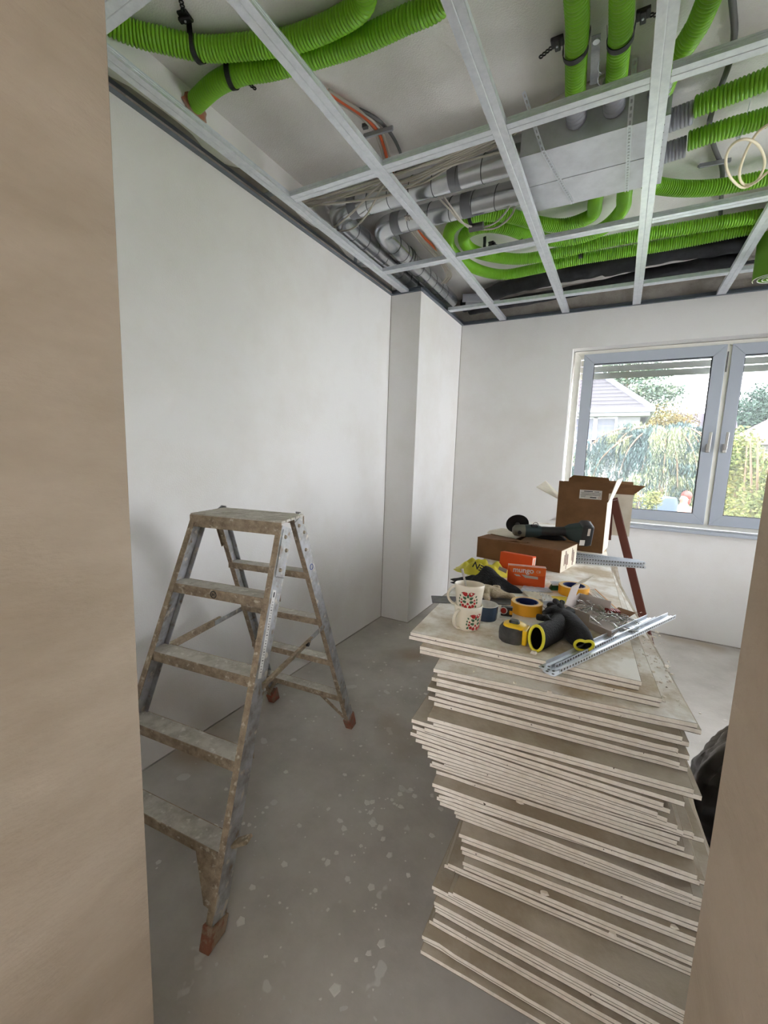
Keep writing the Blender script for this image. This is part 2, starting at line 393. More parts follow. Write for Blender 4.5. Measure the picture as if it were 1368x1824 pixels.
# ------------------------------------------------------------------ window
FY = 4.47                           # room side of the sashes
win = thing('window_1', (.7,FY+.04,WZ0), None, None); win['kind'] = 'structure'
glass = bpy.data.materials.new('window_glass'); glass.use_nodes = True
nt = glass.node_tree; nt.nodes.remove(nt.nodes['Principled BSDF']); out = nt.nodes['Material Output']
tr = nt.nodes.new('ShaderNodeBsdfTransparent'); tr.inputs[0].default_value = (.95,.97,.96,1)
tl = nt.nodes.new('ShaderNodeBsdfTranslucent'); tl.inputs[0].default_value = (.85,.9,.95,1)
gl = nt.nodes.new('ShaderNodeBsdfGlossy'); gl.inputs['Roughness'].default_value = .02
fr = nt.nodes.new('ShaderNodeFresnel'); fr.inputs[0].default_value = 1.45
m1 = nt.nodes.new('ShaderNodeMixShader'); m1.inputs[0].default_value = .025
m2 = nt.nodes.new('ShaderNodeMixShader')
nt.links.new(tr.outputs[0], m1.inputs[1]); nt.links.new(tl.outputs[0], m1.inputs[2])
nt.links.new(fr.outputs[0], m2.inputs[0]); nt.links.new(m1.outputs[0], m2.inputs[1]); nt.links.new(gl.outputs[0], m2.inputs[2])
nt.links.new(m2.outputs[0], out.inputs[0])

def ring_frame(mb, x0, x1, z0, z1, wd, y0, y1):
    """four mitred bars"""
    o_ = [(x0,z0),(x1,z0),(x1,z1),(x0,z1)]; i_ = [(x0+wd,z0+wd),(x1-wd,z0+wd),(x1-wd,z1-wd),(x0+wd,z1-wd)]
    for k in range(4):
        a, b, c, d = o_[k], o_[(k+1)%4], i_[(k+1)%4], i_[k]; g = .0006
        mb.prism([a,b,c,d], y0, y1, lambda x, z, y: (x, y, z))
mb = MB(); ring_frame(mb, WX0+.012, WX1-.012, WZ0+.005, WZ1-.006, .055, FY+.018, FY+.085)
mb.build('outer_frame', M_PVCIN, win, bevel=.002)
for name, x0, x1 in (('sash', -.378, .677), ('sash', .709, 1.764)):
    mb = MB(); ring_frame(mb, x0, x1, .99, 2.467, .088, FY, FY+.07)
    sash = mb.build(name, M_PVC, win, bevel=.003)
    gx0, gx1, gz0, gz1 = x0+.088, x1-.088, 1.078, 2.379
    mb = MB(); ring_frame(mb, gx0-.001, gx1+.001, gz0-.001, gz1+.001, .006, FY+.012, FY+.03)
    mb.build('gasket', M_GASK, sash)
    MB().span((gx0,FY+.03,gz0), (gx1,FY+.034,gz1)).build('pane', glass, sash)
    hx = x1-.043 if x0 < 0 or 1.8 < x0 < 2 else x0+.037
    mb = MB(); mb.span((hx-.014,FY-.008,1.60), (hx+.014,FY,1.672)); mb.cyl((hx,FY-.008,1.635), (hx,FY-.04,1.635), .009, 12)
    mb.bar((hx,FY-.042,1.625), (hx+.002,FY-.046,1.765), .02, .012, (0,1,0))
    mb.build('handle', M_HANDLE, sash, bevel=.003)
mb = MB(); mb.span((.66,FY+.008,1.0), (.72,FY+.07,2.455)); mb.build('mullion', M_PVCIN, win)
MB().span((.683,FY+.004,2.25), (.691,FY+.02,2.41)).build('hinge', M_DARKST, win)
mb = MB(); mb.span((WX0,WY-.04,WZ0-.028), (WX1,FY+.03,WZ0)); struct(mb, 'trim_4', M_PVC, bevel=.004)   # window sill
w2 = thing('window_3', (2.42,RY0,RZ0), None, None); w2['kind'] = 'structure'       # unseen window added in the right wall to brighten the room
for y0, y1 in ((RY0,(RY0+RY1)/2), ((RY0+RY1)/2,RY1)):
    mb = MB(); o_ = [(y0+.01,RZ0+.01),(y1-.01,RZ0+.01),(y1-.01,RZ1-.01),(y0+.01,RZ1-.01)]; i_ = [(y0+.09,RZ0+.09),(y1-.09,RZ0+.09),(y1-.09,RZ1-.09),(y0+.09,RZ1-.09)]
    for k in range(4): mb.prism([o_[k],o_[(k+1)%4],i_[(k+1)%4],i_[k]], 2.39, 2.46, lambda y, z, x: (x, y, z))
    sash = mb.build('sash', M_PVC, w2); MB().span((2.42,y0+.09,RZ0+.09), (2.424,y1-.09,RZ1-.09)).build('pane', glass, sash)
for k, (x0, x1, z0, z1) in enumerate(HW):  # frames and glass of the added hall windows
    w3 = thing('window_%d' % (2 if k == 0 else 4), ((x0+x1)/2,-2.3,z0), None, None); w3['kind'] = 'structure'
    mb = MB(); ring_frame(mb, x0, x1, z0, z1, .06, -2.33, -2.27); mb.build('frame', M_PVC, w3); MB().span((x0+.06,-2.302,z0+.06), (x1-.06,-2.298,z1-.06)).build('pane', glass, w3)
for k in range(4):                                                    # lowered end of the roller shutter outside
    z = 2.262+k*.062
    mb = MB(); sec = [(-.0045,0),(.0045,.004),(.0065,.028),(.0045,.052),(-.0045,.056),(-.006,.028)]
    mb.rings([[(x, FY+.14+a, z+b) for a, b in sec] for x in (WX0,WX1)])
    mb.build('shutter_slat', M_SHUT, win, smooth=50)
MB().span((WX0,FY+.12,WZ1-.004), (WX1,FY+.25,WZ1+.1)).build('shutter_box', M_SHUT, win)
MB().span((WX0-.03,WY+.35,WZ0-.06), (WX1+.03,WY+.41,WZ0-.02)).build('outer_sill', M_GALVD, win)

# ------------------------------------------------------------------ ceiling grid
CD = [(-.020,.0262),(-.030,.0262),(-.030,.020),(-.0283,.0185),(-.030,.017),(-.030,.0125),(-.0283,.011),(-.030,.0095),(-.030,0),(-.0025,0),(0,.0016),(.0025,0),(.030,0),(.030,.0095),(.0283,.011),(.030,.0125),(.030,.017),(.0283,.0185),(.030,.020),(.030,.0262),(.020,.0262)]
def sheet(sec, t):
    """closes an open section to a sheet of thickness t"""
    n = len(sec); inn = []
    for k in range(n):
        a = Vector(sec[max(k-1,0)]); b = Vector(sec[min(k+1,n-1)]); d = (b-a).normalized(); q = Vector(sec[k]); inn.append((q.x-d.y*t, q.y+d.x*t))
    return sec + inn[::-1]
CDS = sheet(CD, .0011)
def profile(p0, p1, label, group=None, mt=None):
    mb = MB(); sec = CDS
    p0, p1 = Vector(p0), Vector(p1); d = (p1-p0).normalized(); r = Vector((0,0,1)).cross(d)
    mb.rings([[q+r*a+Vector((0,0,b)) for a, b in sec] for q in (p0, p1)], cap0=False, cap1=False)
    o = mb.build('ceiling_profile', mt or M_GALV, origin=p0)
    return tag(o, label, 'steel profile', group)
PX = {'L':-1.68,'A':-1.122,'B':-.556,'C':0.0,'D':.572,'E':1.13}
where = {'L':'running beside the left wall','A':'second from the left wall, crossing the whole ceiling','B':'third from the left wall, over the left box end',
         'C':'passing under the right end of the steel distribution box','D':'ending above the window beside the green roll','E':'beyond the hanging green roll, nearest the right wall'}
for k, x in PX.items():
    profile((x,.48,GZ), (x,CY-.005 if k == 'L' else WY-.004,GZ), 'long galvanised ceiling profile '+where[k], 'long ceiling profiles')
CYS = [.905, 1.912, 2.925, 3.908]
rown = ['nearest the doorway','second from the doorway','third from the doorway','nearest the window wall']
keys = list(PX)
nice = {'L':'left wall profile','A':'second long profile','B':'third long profile','C':'fourth long profile','D':'fifth long profile','E':'last long profile','W':'the left wall'}
for j, y in enumerate(CYS):
    for a, b in zip(keys, keys[1:]):
        if a == 'D' and j < 3: continue
        x0 = PX[a]+.0315; x1 = PX[b]-.0315
        if j == 3 and a == 'L': x0 = CX+.03
        profile((x0,y,GZ+.0005), (x1,y,GZ+.0005), f'cross profile from {nice[a]} to {nice[b]}, row {rown[j]}', 'short cross profiles')
profile((LX+.002,CYS[0],GZ+.0005), (PX['L']-.0315,CYS[0],GZ+.0005), 'short cross profile between the left wall and the left wall profile', 'short cross profiles')
UD = sheet([(.028,0),(0,0),(0,.027),(.028,.027)], .001)
def track(p0, p1, inward, label):
    mb = MB(); p0, p1 = Vector(p0), Vector(p1); r = Vector(inward)
    mb.rings([[q+r*a+Vector((0,0,b-.001)) for a, b in UD] for q in (p0, p1)], cap0=False, cap1=False)
    tag(mb.build('wall_track', M_UD, origin=p0), label, 'steel track', 'edge tracks of the ceiling')
track((LX+.001,.46,GZ), (LX+.001,CY,GZ), (1,0,0), 'dark steel edge track along the top of the left wall')
track((LX+.001,CY-.001,GZ), (CX,CY-.001,GZ), (0,-1,0), 'short steel edge track on the front of the column head')
track((CX+.001,CY,GZ), (CX+.001,WY,GZ), (1,0,0), 'steel edge track along the right side of the column head')
track((CX,WY-.001,GZ), (2.3,WY-.001,GZ), (0,-1,0), 'steel edge track along the top of the window wall')
track((LX,NY1+.001,GZ), (2.3,NY1+.001,GZ), (0,1,0), 'steel edge track above the doorway wall')
# angle brackets between the left wall and its profile
for k, (y, s_) in enumerate(((1.86,'near the second row of cross profiles'), (2.78,'near the column'))):
    mb = MB(); mb.span((LX+.001,y-.02,GZ+.03), (LX+.003,y+.02,GZ+.10)); mb.span((LX+.001,y-.02,GZ+.028), (PX['L']-.03,y+.02,GZ+.030))
    tag(mb.build('angle_bracket', M_GALVD, origin=(LX,y,GZ+.03)), 'small steel angle bracket holding the left wall profile '+s_, 'bracket', 'wall brackets')

# ------------------------------------------------------------------ green pipes
PITCH = .0136
def corrugated(name, pts, label, r=.039, group='green corrugated pipes', pitch=PITCH, seg=18):
    P = spline(pts, pitch/4); fr_ = frames(P); mb = MB(); rg = []
    prof = (0, .75, 1, .75)
    for k, (p, t, u, v) in enumerate(fr_):
        rr = r-.0062+.0062*prof[k % 4]; rg.append([p+u*math.cos(a)*rr+v*math.sin(a)*rr for a in (2*PI*j/seg for j in range(seg))])
    mb.rings(rg)
    o = mb.build(name, M_GREEN, origin=pts[0], smooth=80, recalc=False)
    return tag(o, label, 'ventilation pipe', group)
def clamp(pos, axis, label, side=1, r=.042, tail=True, ang=None):
    """black strap under a pipe, with its ear and perforated tail on the ceiling"""
    pos = Vector(pos); a = Vector(axis); a.z = 0; a.normalize(); s = a.cross(Vector((0,0,1)))*side; up = Vector((0,0,1))
    t = thing('pipe_clamp', pos, label, 'pipe clamp', 'black pipe clamps')
    mb = MB(); arc = []
    for k in range(17):
        th = PI*(-.08+1.16*k/16); arc.append((pos+s*math.cos(th)*r-up*math.sin(th)*r))
    arc = [pos+s*(r+.004)+up*.05] + arc + [pos-s*(r+.004)+up*.05]
    hw = .011
    o1 = [[q-a*hw, q+a*hw] for q in arc]; cen = pos
    rg = []
    for q in arc:
        d = (q-cen).normalized(); rg.append([q-a*hw, q+a*hw, q+a*hw+d*.0022, q-a*hw+d*.0022])
    mb.rings(rg); mb.build('strap', M_BLACK, t, smooth=40)
    mb = MB(); c = pos+s*(r+.024)+up*.050
    mb.box(c, (.045,.04,.012), rot=Matrix.Rotation(math.atan2(s.y,s.x), 3, 'Z'))
    mb.box(c+up*-.010, (.020,.05,.012), rot=Matrix.Rotation(math.atan2(s.y,s.x), 3, 'Z'))
    e = mb.build('ear', M_BLACK, t, bevel=.003)
    MB().cyl(c-up*.016, c-up*.019, .004, 10).build('screw', M_GALV, e)
    if tail:
        mb = MB(); d = (s*.9+a*.45).normalized()
        for k in range(4): mb.torus(c+d*(.028+.014*k)-up*.004, .0065, .0028, (0,0,1), 12, 6)
        mb.build('perforated_tail', M_BLACK, t)
    return t
ZP = 3.018
def W(*pp, z=ZP): return [at(px, py, z=(q[0] if q else z)) for px, py, *q in pp]
p1 = [(-1.86,.86,ZP)] + W((215,50),(290,72),(365,87),(440,83),(520,72),(600,40),(650,0)) + [(-.86,1.30,ZP), (-.72,1.12,ZP), (-.62,.8,ZP), (-.58,.47,ZP)]
corrugated('green_pipe', p1, 'green corrugated pipe at the top left, upper one of the pair', r=.040)
p2 = [(-1.84,1.44,ZP)] + W((347,184),(385,150),(430,130),(480,122),(560,100),(640,74),(720,37),(790,0)) + [(-.50,1.42,ZP), (-.42,1.2,ZP), (-.38,.8,ZP), (-.36,.47,ZP)]
corrugated('green_pipe', p2, 'green corrugated pipe coming out of the chopped hole in the left wall', r=.040)
v1 = [(-.25,.47,3.0),(-.255,1.1,3.0)] + W((1027,0),(1027,80),(1025,165),(1026,200), z=2.995)
pv1 = corrugated('green_pipe', v1, 'straight green pipe dropping into the distribution box, left of two', r=.040)
v2 = [(-.12,.47,3.0),(-.125,1.1,3.0)] + W((1108,0),(1103,80),(1098,140),(1094,172), z=2.995)
pv2 = corrugated('green_pipe', v2, 'straight green pipe dropping into the distribution box, right of two', r=.040)
v3 = [(.25,.47,3.0),(.22,1.3,3.0)] + W((1262,0),(1232,62),(1200,112),(1180,165), z=2.995)
pv3 = corrugated('green_pipe', v3, 'green pipe slanting down at the top right behind the fourth long profile', r=.040)
r1 = W((1237,191,2.975),(1300,167,2.975),(1368,140,2.975)) + [(.75,2.24,2.98),(1.3,2.2,2.99)]
pr1 = corrugated('green_pipe', r1, 'green pipe leaving the right end of the distribution box, upper of two', r=.040)
r2 = W((1225,252,2.968),(1295,229,2.972),(1368,208,2.98)) + [(.8,2.50,2.985),(1.3,2.47,2.99)]
pr2 = corrugated('green_pipe', r2, 'green pipe leaving the right end of the distribution box, lower of two', r=.040)
BOXZ0, BOXZ1 = 2.90, 3.04
r3 = [(-.02,2.72,2.965),(-.005,2.80,2.965)] + W((1172,331,2.97),(1220,336,2.975),(1280,333,2.98),(1368,316,2.985)) + [(.9,3.02,2.99),(1.3,3.0,3.0)]
pr3 = corrugated('green_pipe', r3, 'green pipe running right beneath the coil of cream cable', r=.040)
ZS = 2.985
s1 = [(-.235,2.72,2.975)] + W((1060,360),(1053,384),(1005,401),(955,397),(905,384),(862,383),(822,392),(800,415),(806,448),(846,478),(895,489),(950,480),(1020,464),(1110,449),(1210,432),(1330,408), z=ZS) + [(.62,3.66,ZS),(.70,3.66,ZS)]
corrugated('green_pipe', s1, 'green pipe making the outer turn of the hairpin bend, right of the spiral ducts', r=.040)
s2 = [(-.11,2.72,2.975)] + W((1112,348),(1106,376),(1068,410),(1005,428),(950,422),(905,407),(868,403),(838,410),(826,426),(842,446),(885,458),(935,461),(1000,449),(1060,435),(1130,421),(1210,408),(1335,388), z=ZS) + [(.62,3.50,ZS),(.70,3.50,ZS)]
corrugated('green_pipe', s2, 'green pipe making the inner turn of the hairpin bend, right of the spiral ducts', r=.040)
# clamps
clamp(at(352,86,z=ZP), (1,.25,0), 'black clamp on the upper green pipe at the top left', side=1)
clamp(at(413,135,z=ZP), (1,.3,0), 'black clamp on the green pipe from the left wall hole', side=-1)
clamp(at(1025,88,z=2.995), (0,1,0), 'black clamp with a tail on the left straight green pipe', side=-1)
clamp(at(1105,68,z=2.995), (0,1,0), 'black clamp on the right straight green pipe', side=1)
clamp(at(840,386,z=ZS), (1,-.1,0), 'black clamp on the hairpin bend beside the cable sleeve', side=1)
clamp(at(929,418,z=ZS), (1,.1,0), 'black clamp on the inner hairpin pipe left of the third long profile', side=1)
clamp(at(1035,448,z=ZS), (1,0,0), 'black clamp on the lower pair of green pipes right of the third long profile', side=1, tail=False)
clamp(at(868,440,z=ZS), (1,-.2,0), 'black clamp with a short tail inside the hairpin bend', side=-1)

# ------------------------------------------------------------------ distribution box
bx0, bx1, by0, by1 = -.545, .05, 2.225, 2.715
box = thing('distribution_box', ((bx0+bx1)/2,(by0+by1)/2,BOXZ0), 'flat grey sheet steel air distribution box under the ceiling, green pipes plugged in', 'distribution box')
mb = MB(); mb.span((bx0,by0,BOXZ0), (bx1,by1,BOXZ1)); mb.build('casing', M_BOX, box, bevel=.002)
mb = MB(); mb.span((bx0-.001,by0-.001,BOXZ0-.003), (bx1-.06,(by0+by1)/2-.002,BOXZ0)); mb.build('cover_plate', M_BOX, box)
mb = MB(); mb.span((bx0-.001,(by0+by1)/2+.004,BOXZ0-.003), (bx1-.06,by1+.001,BOXZ0)); mb.build('cover_plate', M_BOX, box)
mb = MB(); mb.span((bx1-.055,by0-.001,BOXZ0-.004), (bx1+.001,by1+.001,BOXZ0)); mb.build('edge_flange', M_BOX, box)
for k in range(9): MB().cyl((bx1-.02,by0+.05+k*.048,BOXZ0-.004), (bx1-.02,by0+.05+k*.048,BOXZ0-.006), .0035, 8).build('rivet', M_DARKST, box)
def collar(p, d, L=.06, n=4, r=.041):
    p, d = Vector(p), Vector(d).normalized(); mb = MB(); pts = [p+d*(L*k/(n*4)) for k in range(n*4+1)]
    fr_ = frames(pts); rg = [[q+u*math.cos(a)*(r-.003*(k%4==0))+v*math.sin(a)*(r-.003*(k%4==0)) for a in (2*PI*j/18 for j in range(18))] for k, (q,t,u,v) in enumerate(fr_)]
    mb.rings(rg); return mb.build('pipe_collar', M_COLLAR, box, smooth=50)
e1 = Vector(v1[-1]); collar((e1.x,by0,2.985), (0,-1,.05), .11, 5, .043)
e2 = Vector(v2[-1]); collar((e2.x,by0,2.985), (0,-1,.05), .14, 6, .043)
collar((.0,by0,2.985), (.15,-1,.05), .12, 5, .043)
collar((bx1,2.39,2.975), r1[1]-r1[0], .085, 6, .043)
collar((bx1,2.60,2.968), r2[1]-r2[0], .085, 6, .043)
collar((-.235,by1,2.972), (0,1,0), .035, 3, .043); collar((-.11,by1,2.972), (0,1,0), .035, 3, .043)
def strap_band(name, pts, label, wd=.018, across=None):
    t = MB(); P = [Vector(p) for p in pts]; base = P[0]
    for a, b in zip(P, P[1:]):
        L = (b-a).length; n = max(1, int(L/.022)); d = (b-a)/n
        r = d.normalized().cross(Vector(across)).normalized() if across else d.normalized().cross(Vector((0,1,0))).normalized()
        nn = d.normalized().cross(r)
        for k in range(n):                                            # a ladder of rails and bridges: the holes stay open
            q0, q1 = a+d*k, a+d*(k+1)
            for s in (-1, 1): t.bar(q0+r*s*wd*.36, q1+r*s*wd*.36, wd*.28, .001, nn)
            t.bar(q0-r*wd*.4, q0+r*wd*.4, .010, .001, nn)
    return tag(t.build(name, M_GALV, origin=base), label, 'perforated strap', 'perforated hanging straps')
zb = BOXZ0-.005
strap_band('perforated_strap', [at(933,165,z=SLAB-.002), (-.44,by0-.004,zb), (-.36,by1-.02,zb), (-.36,by1+.005,zb+.0)], 'perforated steel strap slung under the left end of the distribution box', across=(0,0,1))
strap_band('perforated_strap', [at(1131,105,z=SLAB-.002), (-.095,by0-.004,zb), (-.10,by1-.02,zb), (-.10,by1+.005,zb)], 'perforated steel strap slung under the right half of the distribution box', across=(0,0,1))
q = at(1322,226,z=2.975)
strap_band('perforated_strap', [q+Vector((.012,-.045,.09)), q+Vector((.004,-.043,0)), q+Vector((0,-.028,-.032)), q+Vector((-.004,0,-.043)), q+Vector((-.008,.03,-.032)), q+Vector((-.012,.044,.0))], 'perforated steel strap looped under the lower right green pipe', across=(1,0,0))

# ------------------------------------------------------------------ spiral ducts
def duct(name, P, label, r=.0625, tapes=(), elbows=()):
    t = thing(name, P[0], label, 'air duct', 'steel spiral ducts')
    pts = []
    for k, p in enumerate(P):
        p = Vector(p)
        if 0 < k < len(P)-1:
            a = (Vector(P[k-1])-p).normalized(); b = (Vector(P[k+1])-p).normalized(); e = .13
            for j in range(9):
                u = j/8; pts.append((p+a*e)*(1-u)**2 + p*2*u*(1-u) + (p+b*e)*u*u)
        else: pts.append(p)
    MB().tube(pts, r, 28, cap=True).build('tube', M_DUCT, t, smooth=40)
    for a, b in zip(P, P[1:]):
        a, b = Vector(a), Vector(b); L = (b-a).length; d = (b-a)/L; n = int((L-.3)/.135)
        for k in range(n):
            c = a+d*(.2+.135*k) if a == Vector(P[0]) else a+d*(.22+.135*k)
            tilt = (d+Vector((0,0,.18))).normalized()
            MB().torus(c, r+.0003, .0022, tilt, 28, 6).build('seam', M_SEAM, t, smooth=60)
    for c, d in tapes:
        c, d = Vector(c), Vector(d).normalized(); MB().cyl(c-d*.03, c+d*.03, r+.0015, 28).build('tape_band', M_TAPE, t, smooth=40)
    return t
DZ = 2.965
duct('spiral_duct', [(-.545,2.335,DZ), (-1.70,2.335,DZ), (-1.70,4.2,DZ)], 'steel spiral duct farther left, its elbow half behind the left wall profile', tapes=(((-1.53,2.335,DZ),(1,0,0)), ((-.9,2.335,DZ),(1,0,0))))
d2 = duct('spiral_duct', [(-.545,2.60,DZ-.005), (-1.53,2.60,DZ-.005), (-1.53,4.0,DZ-.02)], 'steel spiral duct turning towards the column, its open end above the column edge', tapes=(((-1.38,2.60,DZ-.005),(1,0,0)), ((-.92,2.60,DZ-.005),(1,0,0))))
for y in (3.02, 3.06): MB().torus((-1.53,y,DZ-.008), .064, .005, (0,1,0), 28, 8).build('joint_ring', M_DARKST, d2, smooth=60)

# ------------------------------------------------------------------ black insulated pipes at the window wall
def foam(P, label, r, bumps=()):
    pts = spline(P, .02); n = len(pts)
    f = lambda t: r*(1+.05*math.sin(t*37)+.04*math.sin(t*91+1)) * (1.22 if any(a < t < b for a, b in bumps) else 1)
    return tag(MB().tube(pts, f, 20).build('insulated_pipe', M_FOAM, origin=P[0], smooth=60), label, 'insulated pipe', 'black insulated pipes')
foam([(-1.5,4.28,2.985)] + W((838,540),(900,514),(1000,490),(1100,470),(1180,452),(1320,432), z=2.985) + [(.64,3.83,2.99)], 'thick black insulated pipe running along the window wall, front one', .062, ((.60,.72),))
foam([(-1.45,4.33,2.95),(-1.0,4.24,2.94),(-.4,4.18,2.945),(.14,4.06,2.95),(.64,4.03,2.95),(1.2,4.03,2.95)], 'thin black insulated pipe behind the thick one at the window wall', .045)
for a, b, lb in (((-1.42,4.0),(-1.15,4.15),'upper'), ((-1.42,4.1),(-1.15,4.25),'lower')):
    tag(MB().tube(spline([(a[0],a[1],2.955),((a[0]+b[0])/2,(a[1]+b[1])/2-.02,2.955),(b[0],b[1],2.955)], .03), .035, 14).build('grey_pipe', M_COLLAR, origin=(a[0],a[1],2.955), smooth=60), f'short grey pipe stub behind the column head, {lb} of two', 'pipe', 'grey pipe stubs')

# hanging green roll at the right edge
roll_c = at(1366,470,y=3.62)
t = thing('green_roll', (roll_c.x,3.62,2.66), 'green sheet rolled up and hanging upright from the ceiling grid at the right edge', 'sheet roll')
rt_c = Vector((.72,3.60,0)); sp = [((.098-.0042*k/3.2)*math.cos(.35*k+2.6), (.098-.0042*k/3.2)*math.sin(.35*k+2.6)) for k in range(56)]
sp2 = [(a*(1-.003/math.hypot(a,b)), b*(1-.003/math.hypot(a,b))) for a, b in sp]
rc = Vector((roll_c.x+.035,3.62,0))
MB().rings([[rc+Vector((a,b,z)) for a, b in sp+sp2[::-1]] for z in (2.66,3.04)]).build('sheet', M_GREENF, t, smooth=50)
MB().rings([[rc+Vector((a,b,z)) for a, b in sp+sp2[::-1]] for z in (2.657,2.66)]).build('pale_edge', M_WHITE, t)

# ------------------------------------------------------------------ cables
def cable(P, label, r=.0055, mt=None, group='grey ceiling cables', name='cable', seg=8):
    return tag(MB().tube(spline(P, .025), r, seg).build(name, mt or M_CABLE, origin=P[0], smooth=60), label, 'cable', group)
for k in range(6):
    dz = .006*k; y0 = 2.10+.022*k
    cable([(-1.79,y0+.02,2.94+dz), (-1.5,y0+.03*math.sin(k),2.915+dz), (-1.1,y0-.02+.01*k,2.90+.014*math.sin(k*2)+dz), (-.85,y0+.01,2.93+dz), (-.62,y0+.02,2.98+dz*.5), (-.45,2.15,3.03), (-.2,2.12,3.05)],
          'grey cable of the loose bundle behind the second cross row, '+['frontmost','second from the front','third from the front','third from the back','second from the back','rearmost'][k], group='grey cables of the loose bundle')
cable(W((520,372,2.90),(560,366,2.89),(640,357,2.87),(700,345,2.87),(790,300,2.90),(900,268,2.97)), 'grey cable sagging straight across the left spiral duct')
cable(W((690,318,2.93),(660,345,2.89),(628,378,2.87),(600,402,2.88),(585,412,2.92)), 'grey cable hanging down over the elbow of the left spiral duct, left of two')
cable(W((700,310,2.93),(680,335,2.89),(655,380,2.865),(630,406,2.87),(600,413,2.91)), 'grey cable hanging down over the elbow of the left spiral duct, right of two')
cable(W((780,352,2.93),(800,372,2.88),(822,396,2.865),(850,405,2.86),(880,398,2.865),(905,372,2.89),(915,345,2.95)), 'grey cable looping through the grey sleeve, upper one')
cable(W((790,350,2.93),(810,378,2.88),(830,402,2.862),(850,409,2.858),(885,405,2.86),(912,382,2.88),(922,350,2.95)), 'grey cable looping through the grey sleeve, lower one')
a, b = at(836,407,z=2.862), at(861,402,z=2.862)
mb = MB(); mb.tube([a, a+(b-a)*.5, b], .022, 20, cap=True); tag(mb.build('cable_sleeve', M_CABLED, origin=a, smooth=50), 'dark grey sleeve holding the looped grey cables, beside the green hairpin', 'sleeve')
for k, (off, mt, nm) in enumerate(((0,M_ORANGE,'orange'),(.016,M_CABLE,'grey'),(-.016,M_CABLE,'outer grey'))):
    P = [Vector(p)+Vector((off, off*.5, 0)) for p in W((578,160),(610,182),(645,205),(672,232),(684,262),(690,285),(700,310), z=3.05)]
    cable(P, f'{nm} cable curving along the ceiling between the two left long profiles', .008 if k == 0 else .006, mt)
P = W((640,195),(668,210),(690,230),(706,255),(718,285), z=3.055); cable(P, 'flat grey conduit shadowing the orange cable on the ceiling', .008, M_CABLED)
t = thing('cable_holder', at(655,240,z=3.05), 'grey plastic cable holder across the orange cable on the ceiling', 'cable holder')
mb = MB(); mb.bar(at(648,243,z=3.035), at(700,228,z=3.035), .012, .02); mb.bar(at(648,243,z=3.035), at(648,243,z=3.069), .012, .012, (1,0,0)); mb.build('arm', M_COLLAR, t, bevel=.002)
MB().bar(at(646,226,z=3.06), at(655,224,z=3.06), .02, .016).build('foot', M_CABLED, t)
t = thing('cable_holder', at(1270,290,z=3.05), 'grey plastic cable holder across the dark conduit at the right', 'cable holder')
mb = MB(); mb.bar(at(1245,296,z=3.03), at(1302,285,z=3.03), .012, .02); mb.bar(at(1245,296,z=3.03), at(1245,296,z=3.069), .012, .012, (1,0,0)); mb.build('arm', M_COLLAR, t, bevel=.002)
cable(W((1300,-40),(1306,20),(1308,60),(1300,110),(1282,160),(1268,200),(1264,225),(1272,262),(1286,300),(1285,345),(1283,390), z=3.052), 'dark grey flat conduit snaking down the ceiling at the right', .011, M_CABLED, name='conduit', group='dark conduits')
for k in range(5):
    o = .009*(k-2)
    P = [Vector(p)+Vector((o, o*.4, .004*(k%2))) for p in W((727,385),(735,408),(752,430),(775,452),(787,468),(800,490),(790,505), z=2.93)]
    cable(P, 'grey cable of the bunch diving beside the duct end, '+['leftmost','second from the left','middle one','second from the right','rightmost'][k], .005, M_CABLE, group='cables of the diving bunch')
P = W((735,400),(752,420),(772,440),(782,462),(795,478), z=2.94); cable(P, 'orange cable in the bunch beside the spiral duct', .009, M_ORANGE)
P = W((1395,205,2.83),(1368,222,2.82),(1348,238,2.81),(1328,272,2.80),(1317,310,2.80),(1326,329,2.80),(1348,322,2.80),(1362,292,2.795),(1353,262,2.795),(1331,248,2.795),(1306,256,2.795),(1293,283,2.795),(1300,314,2.79),(1322,334,2.79),(1346,325,2.79),(1368,306,2.80),(1395,290,2.82))
tag(MB().tube(spline([Vector(p) for p in P], .012), .0052, 10).build('coiled_cable', M_CREAM, origin=P[0], smooth=60), 'cream cable hanging in a loop at the right edge under the green pipes', 'cable')
# steel hanger strip with curls between the two straight green pipes
t = thing('hanger_strip', at(1062,90,z=3.05), 'narrow steel hanger strip with loose wire curls between two straight green pipes', 'hanger')
a, b = at(1062,62,z=3.0), at(1058,150,z=2.97); MB().bar(a, b, .03, .002).build('strip', M_GALVD, t)
MB().cyl(a+Vector((.0,.02,.002)), a+Vector((0,.02,-.008)), .012, 12).build('screw', M_GALV, t)
q = at(1067,105,z=2.965); P = [q+Vector((.008*math.cos(k*1.1)+.003*math.sin(k*.7), .012*k, .008*math.sin(k*1.1))) for k in range(14)]
MB().tube(spline(P, .006), .0012, 6).build('wire_curl', M_GALV, t)

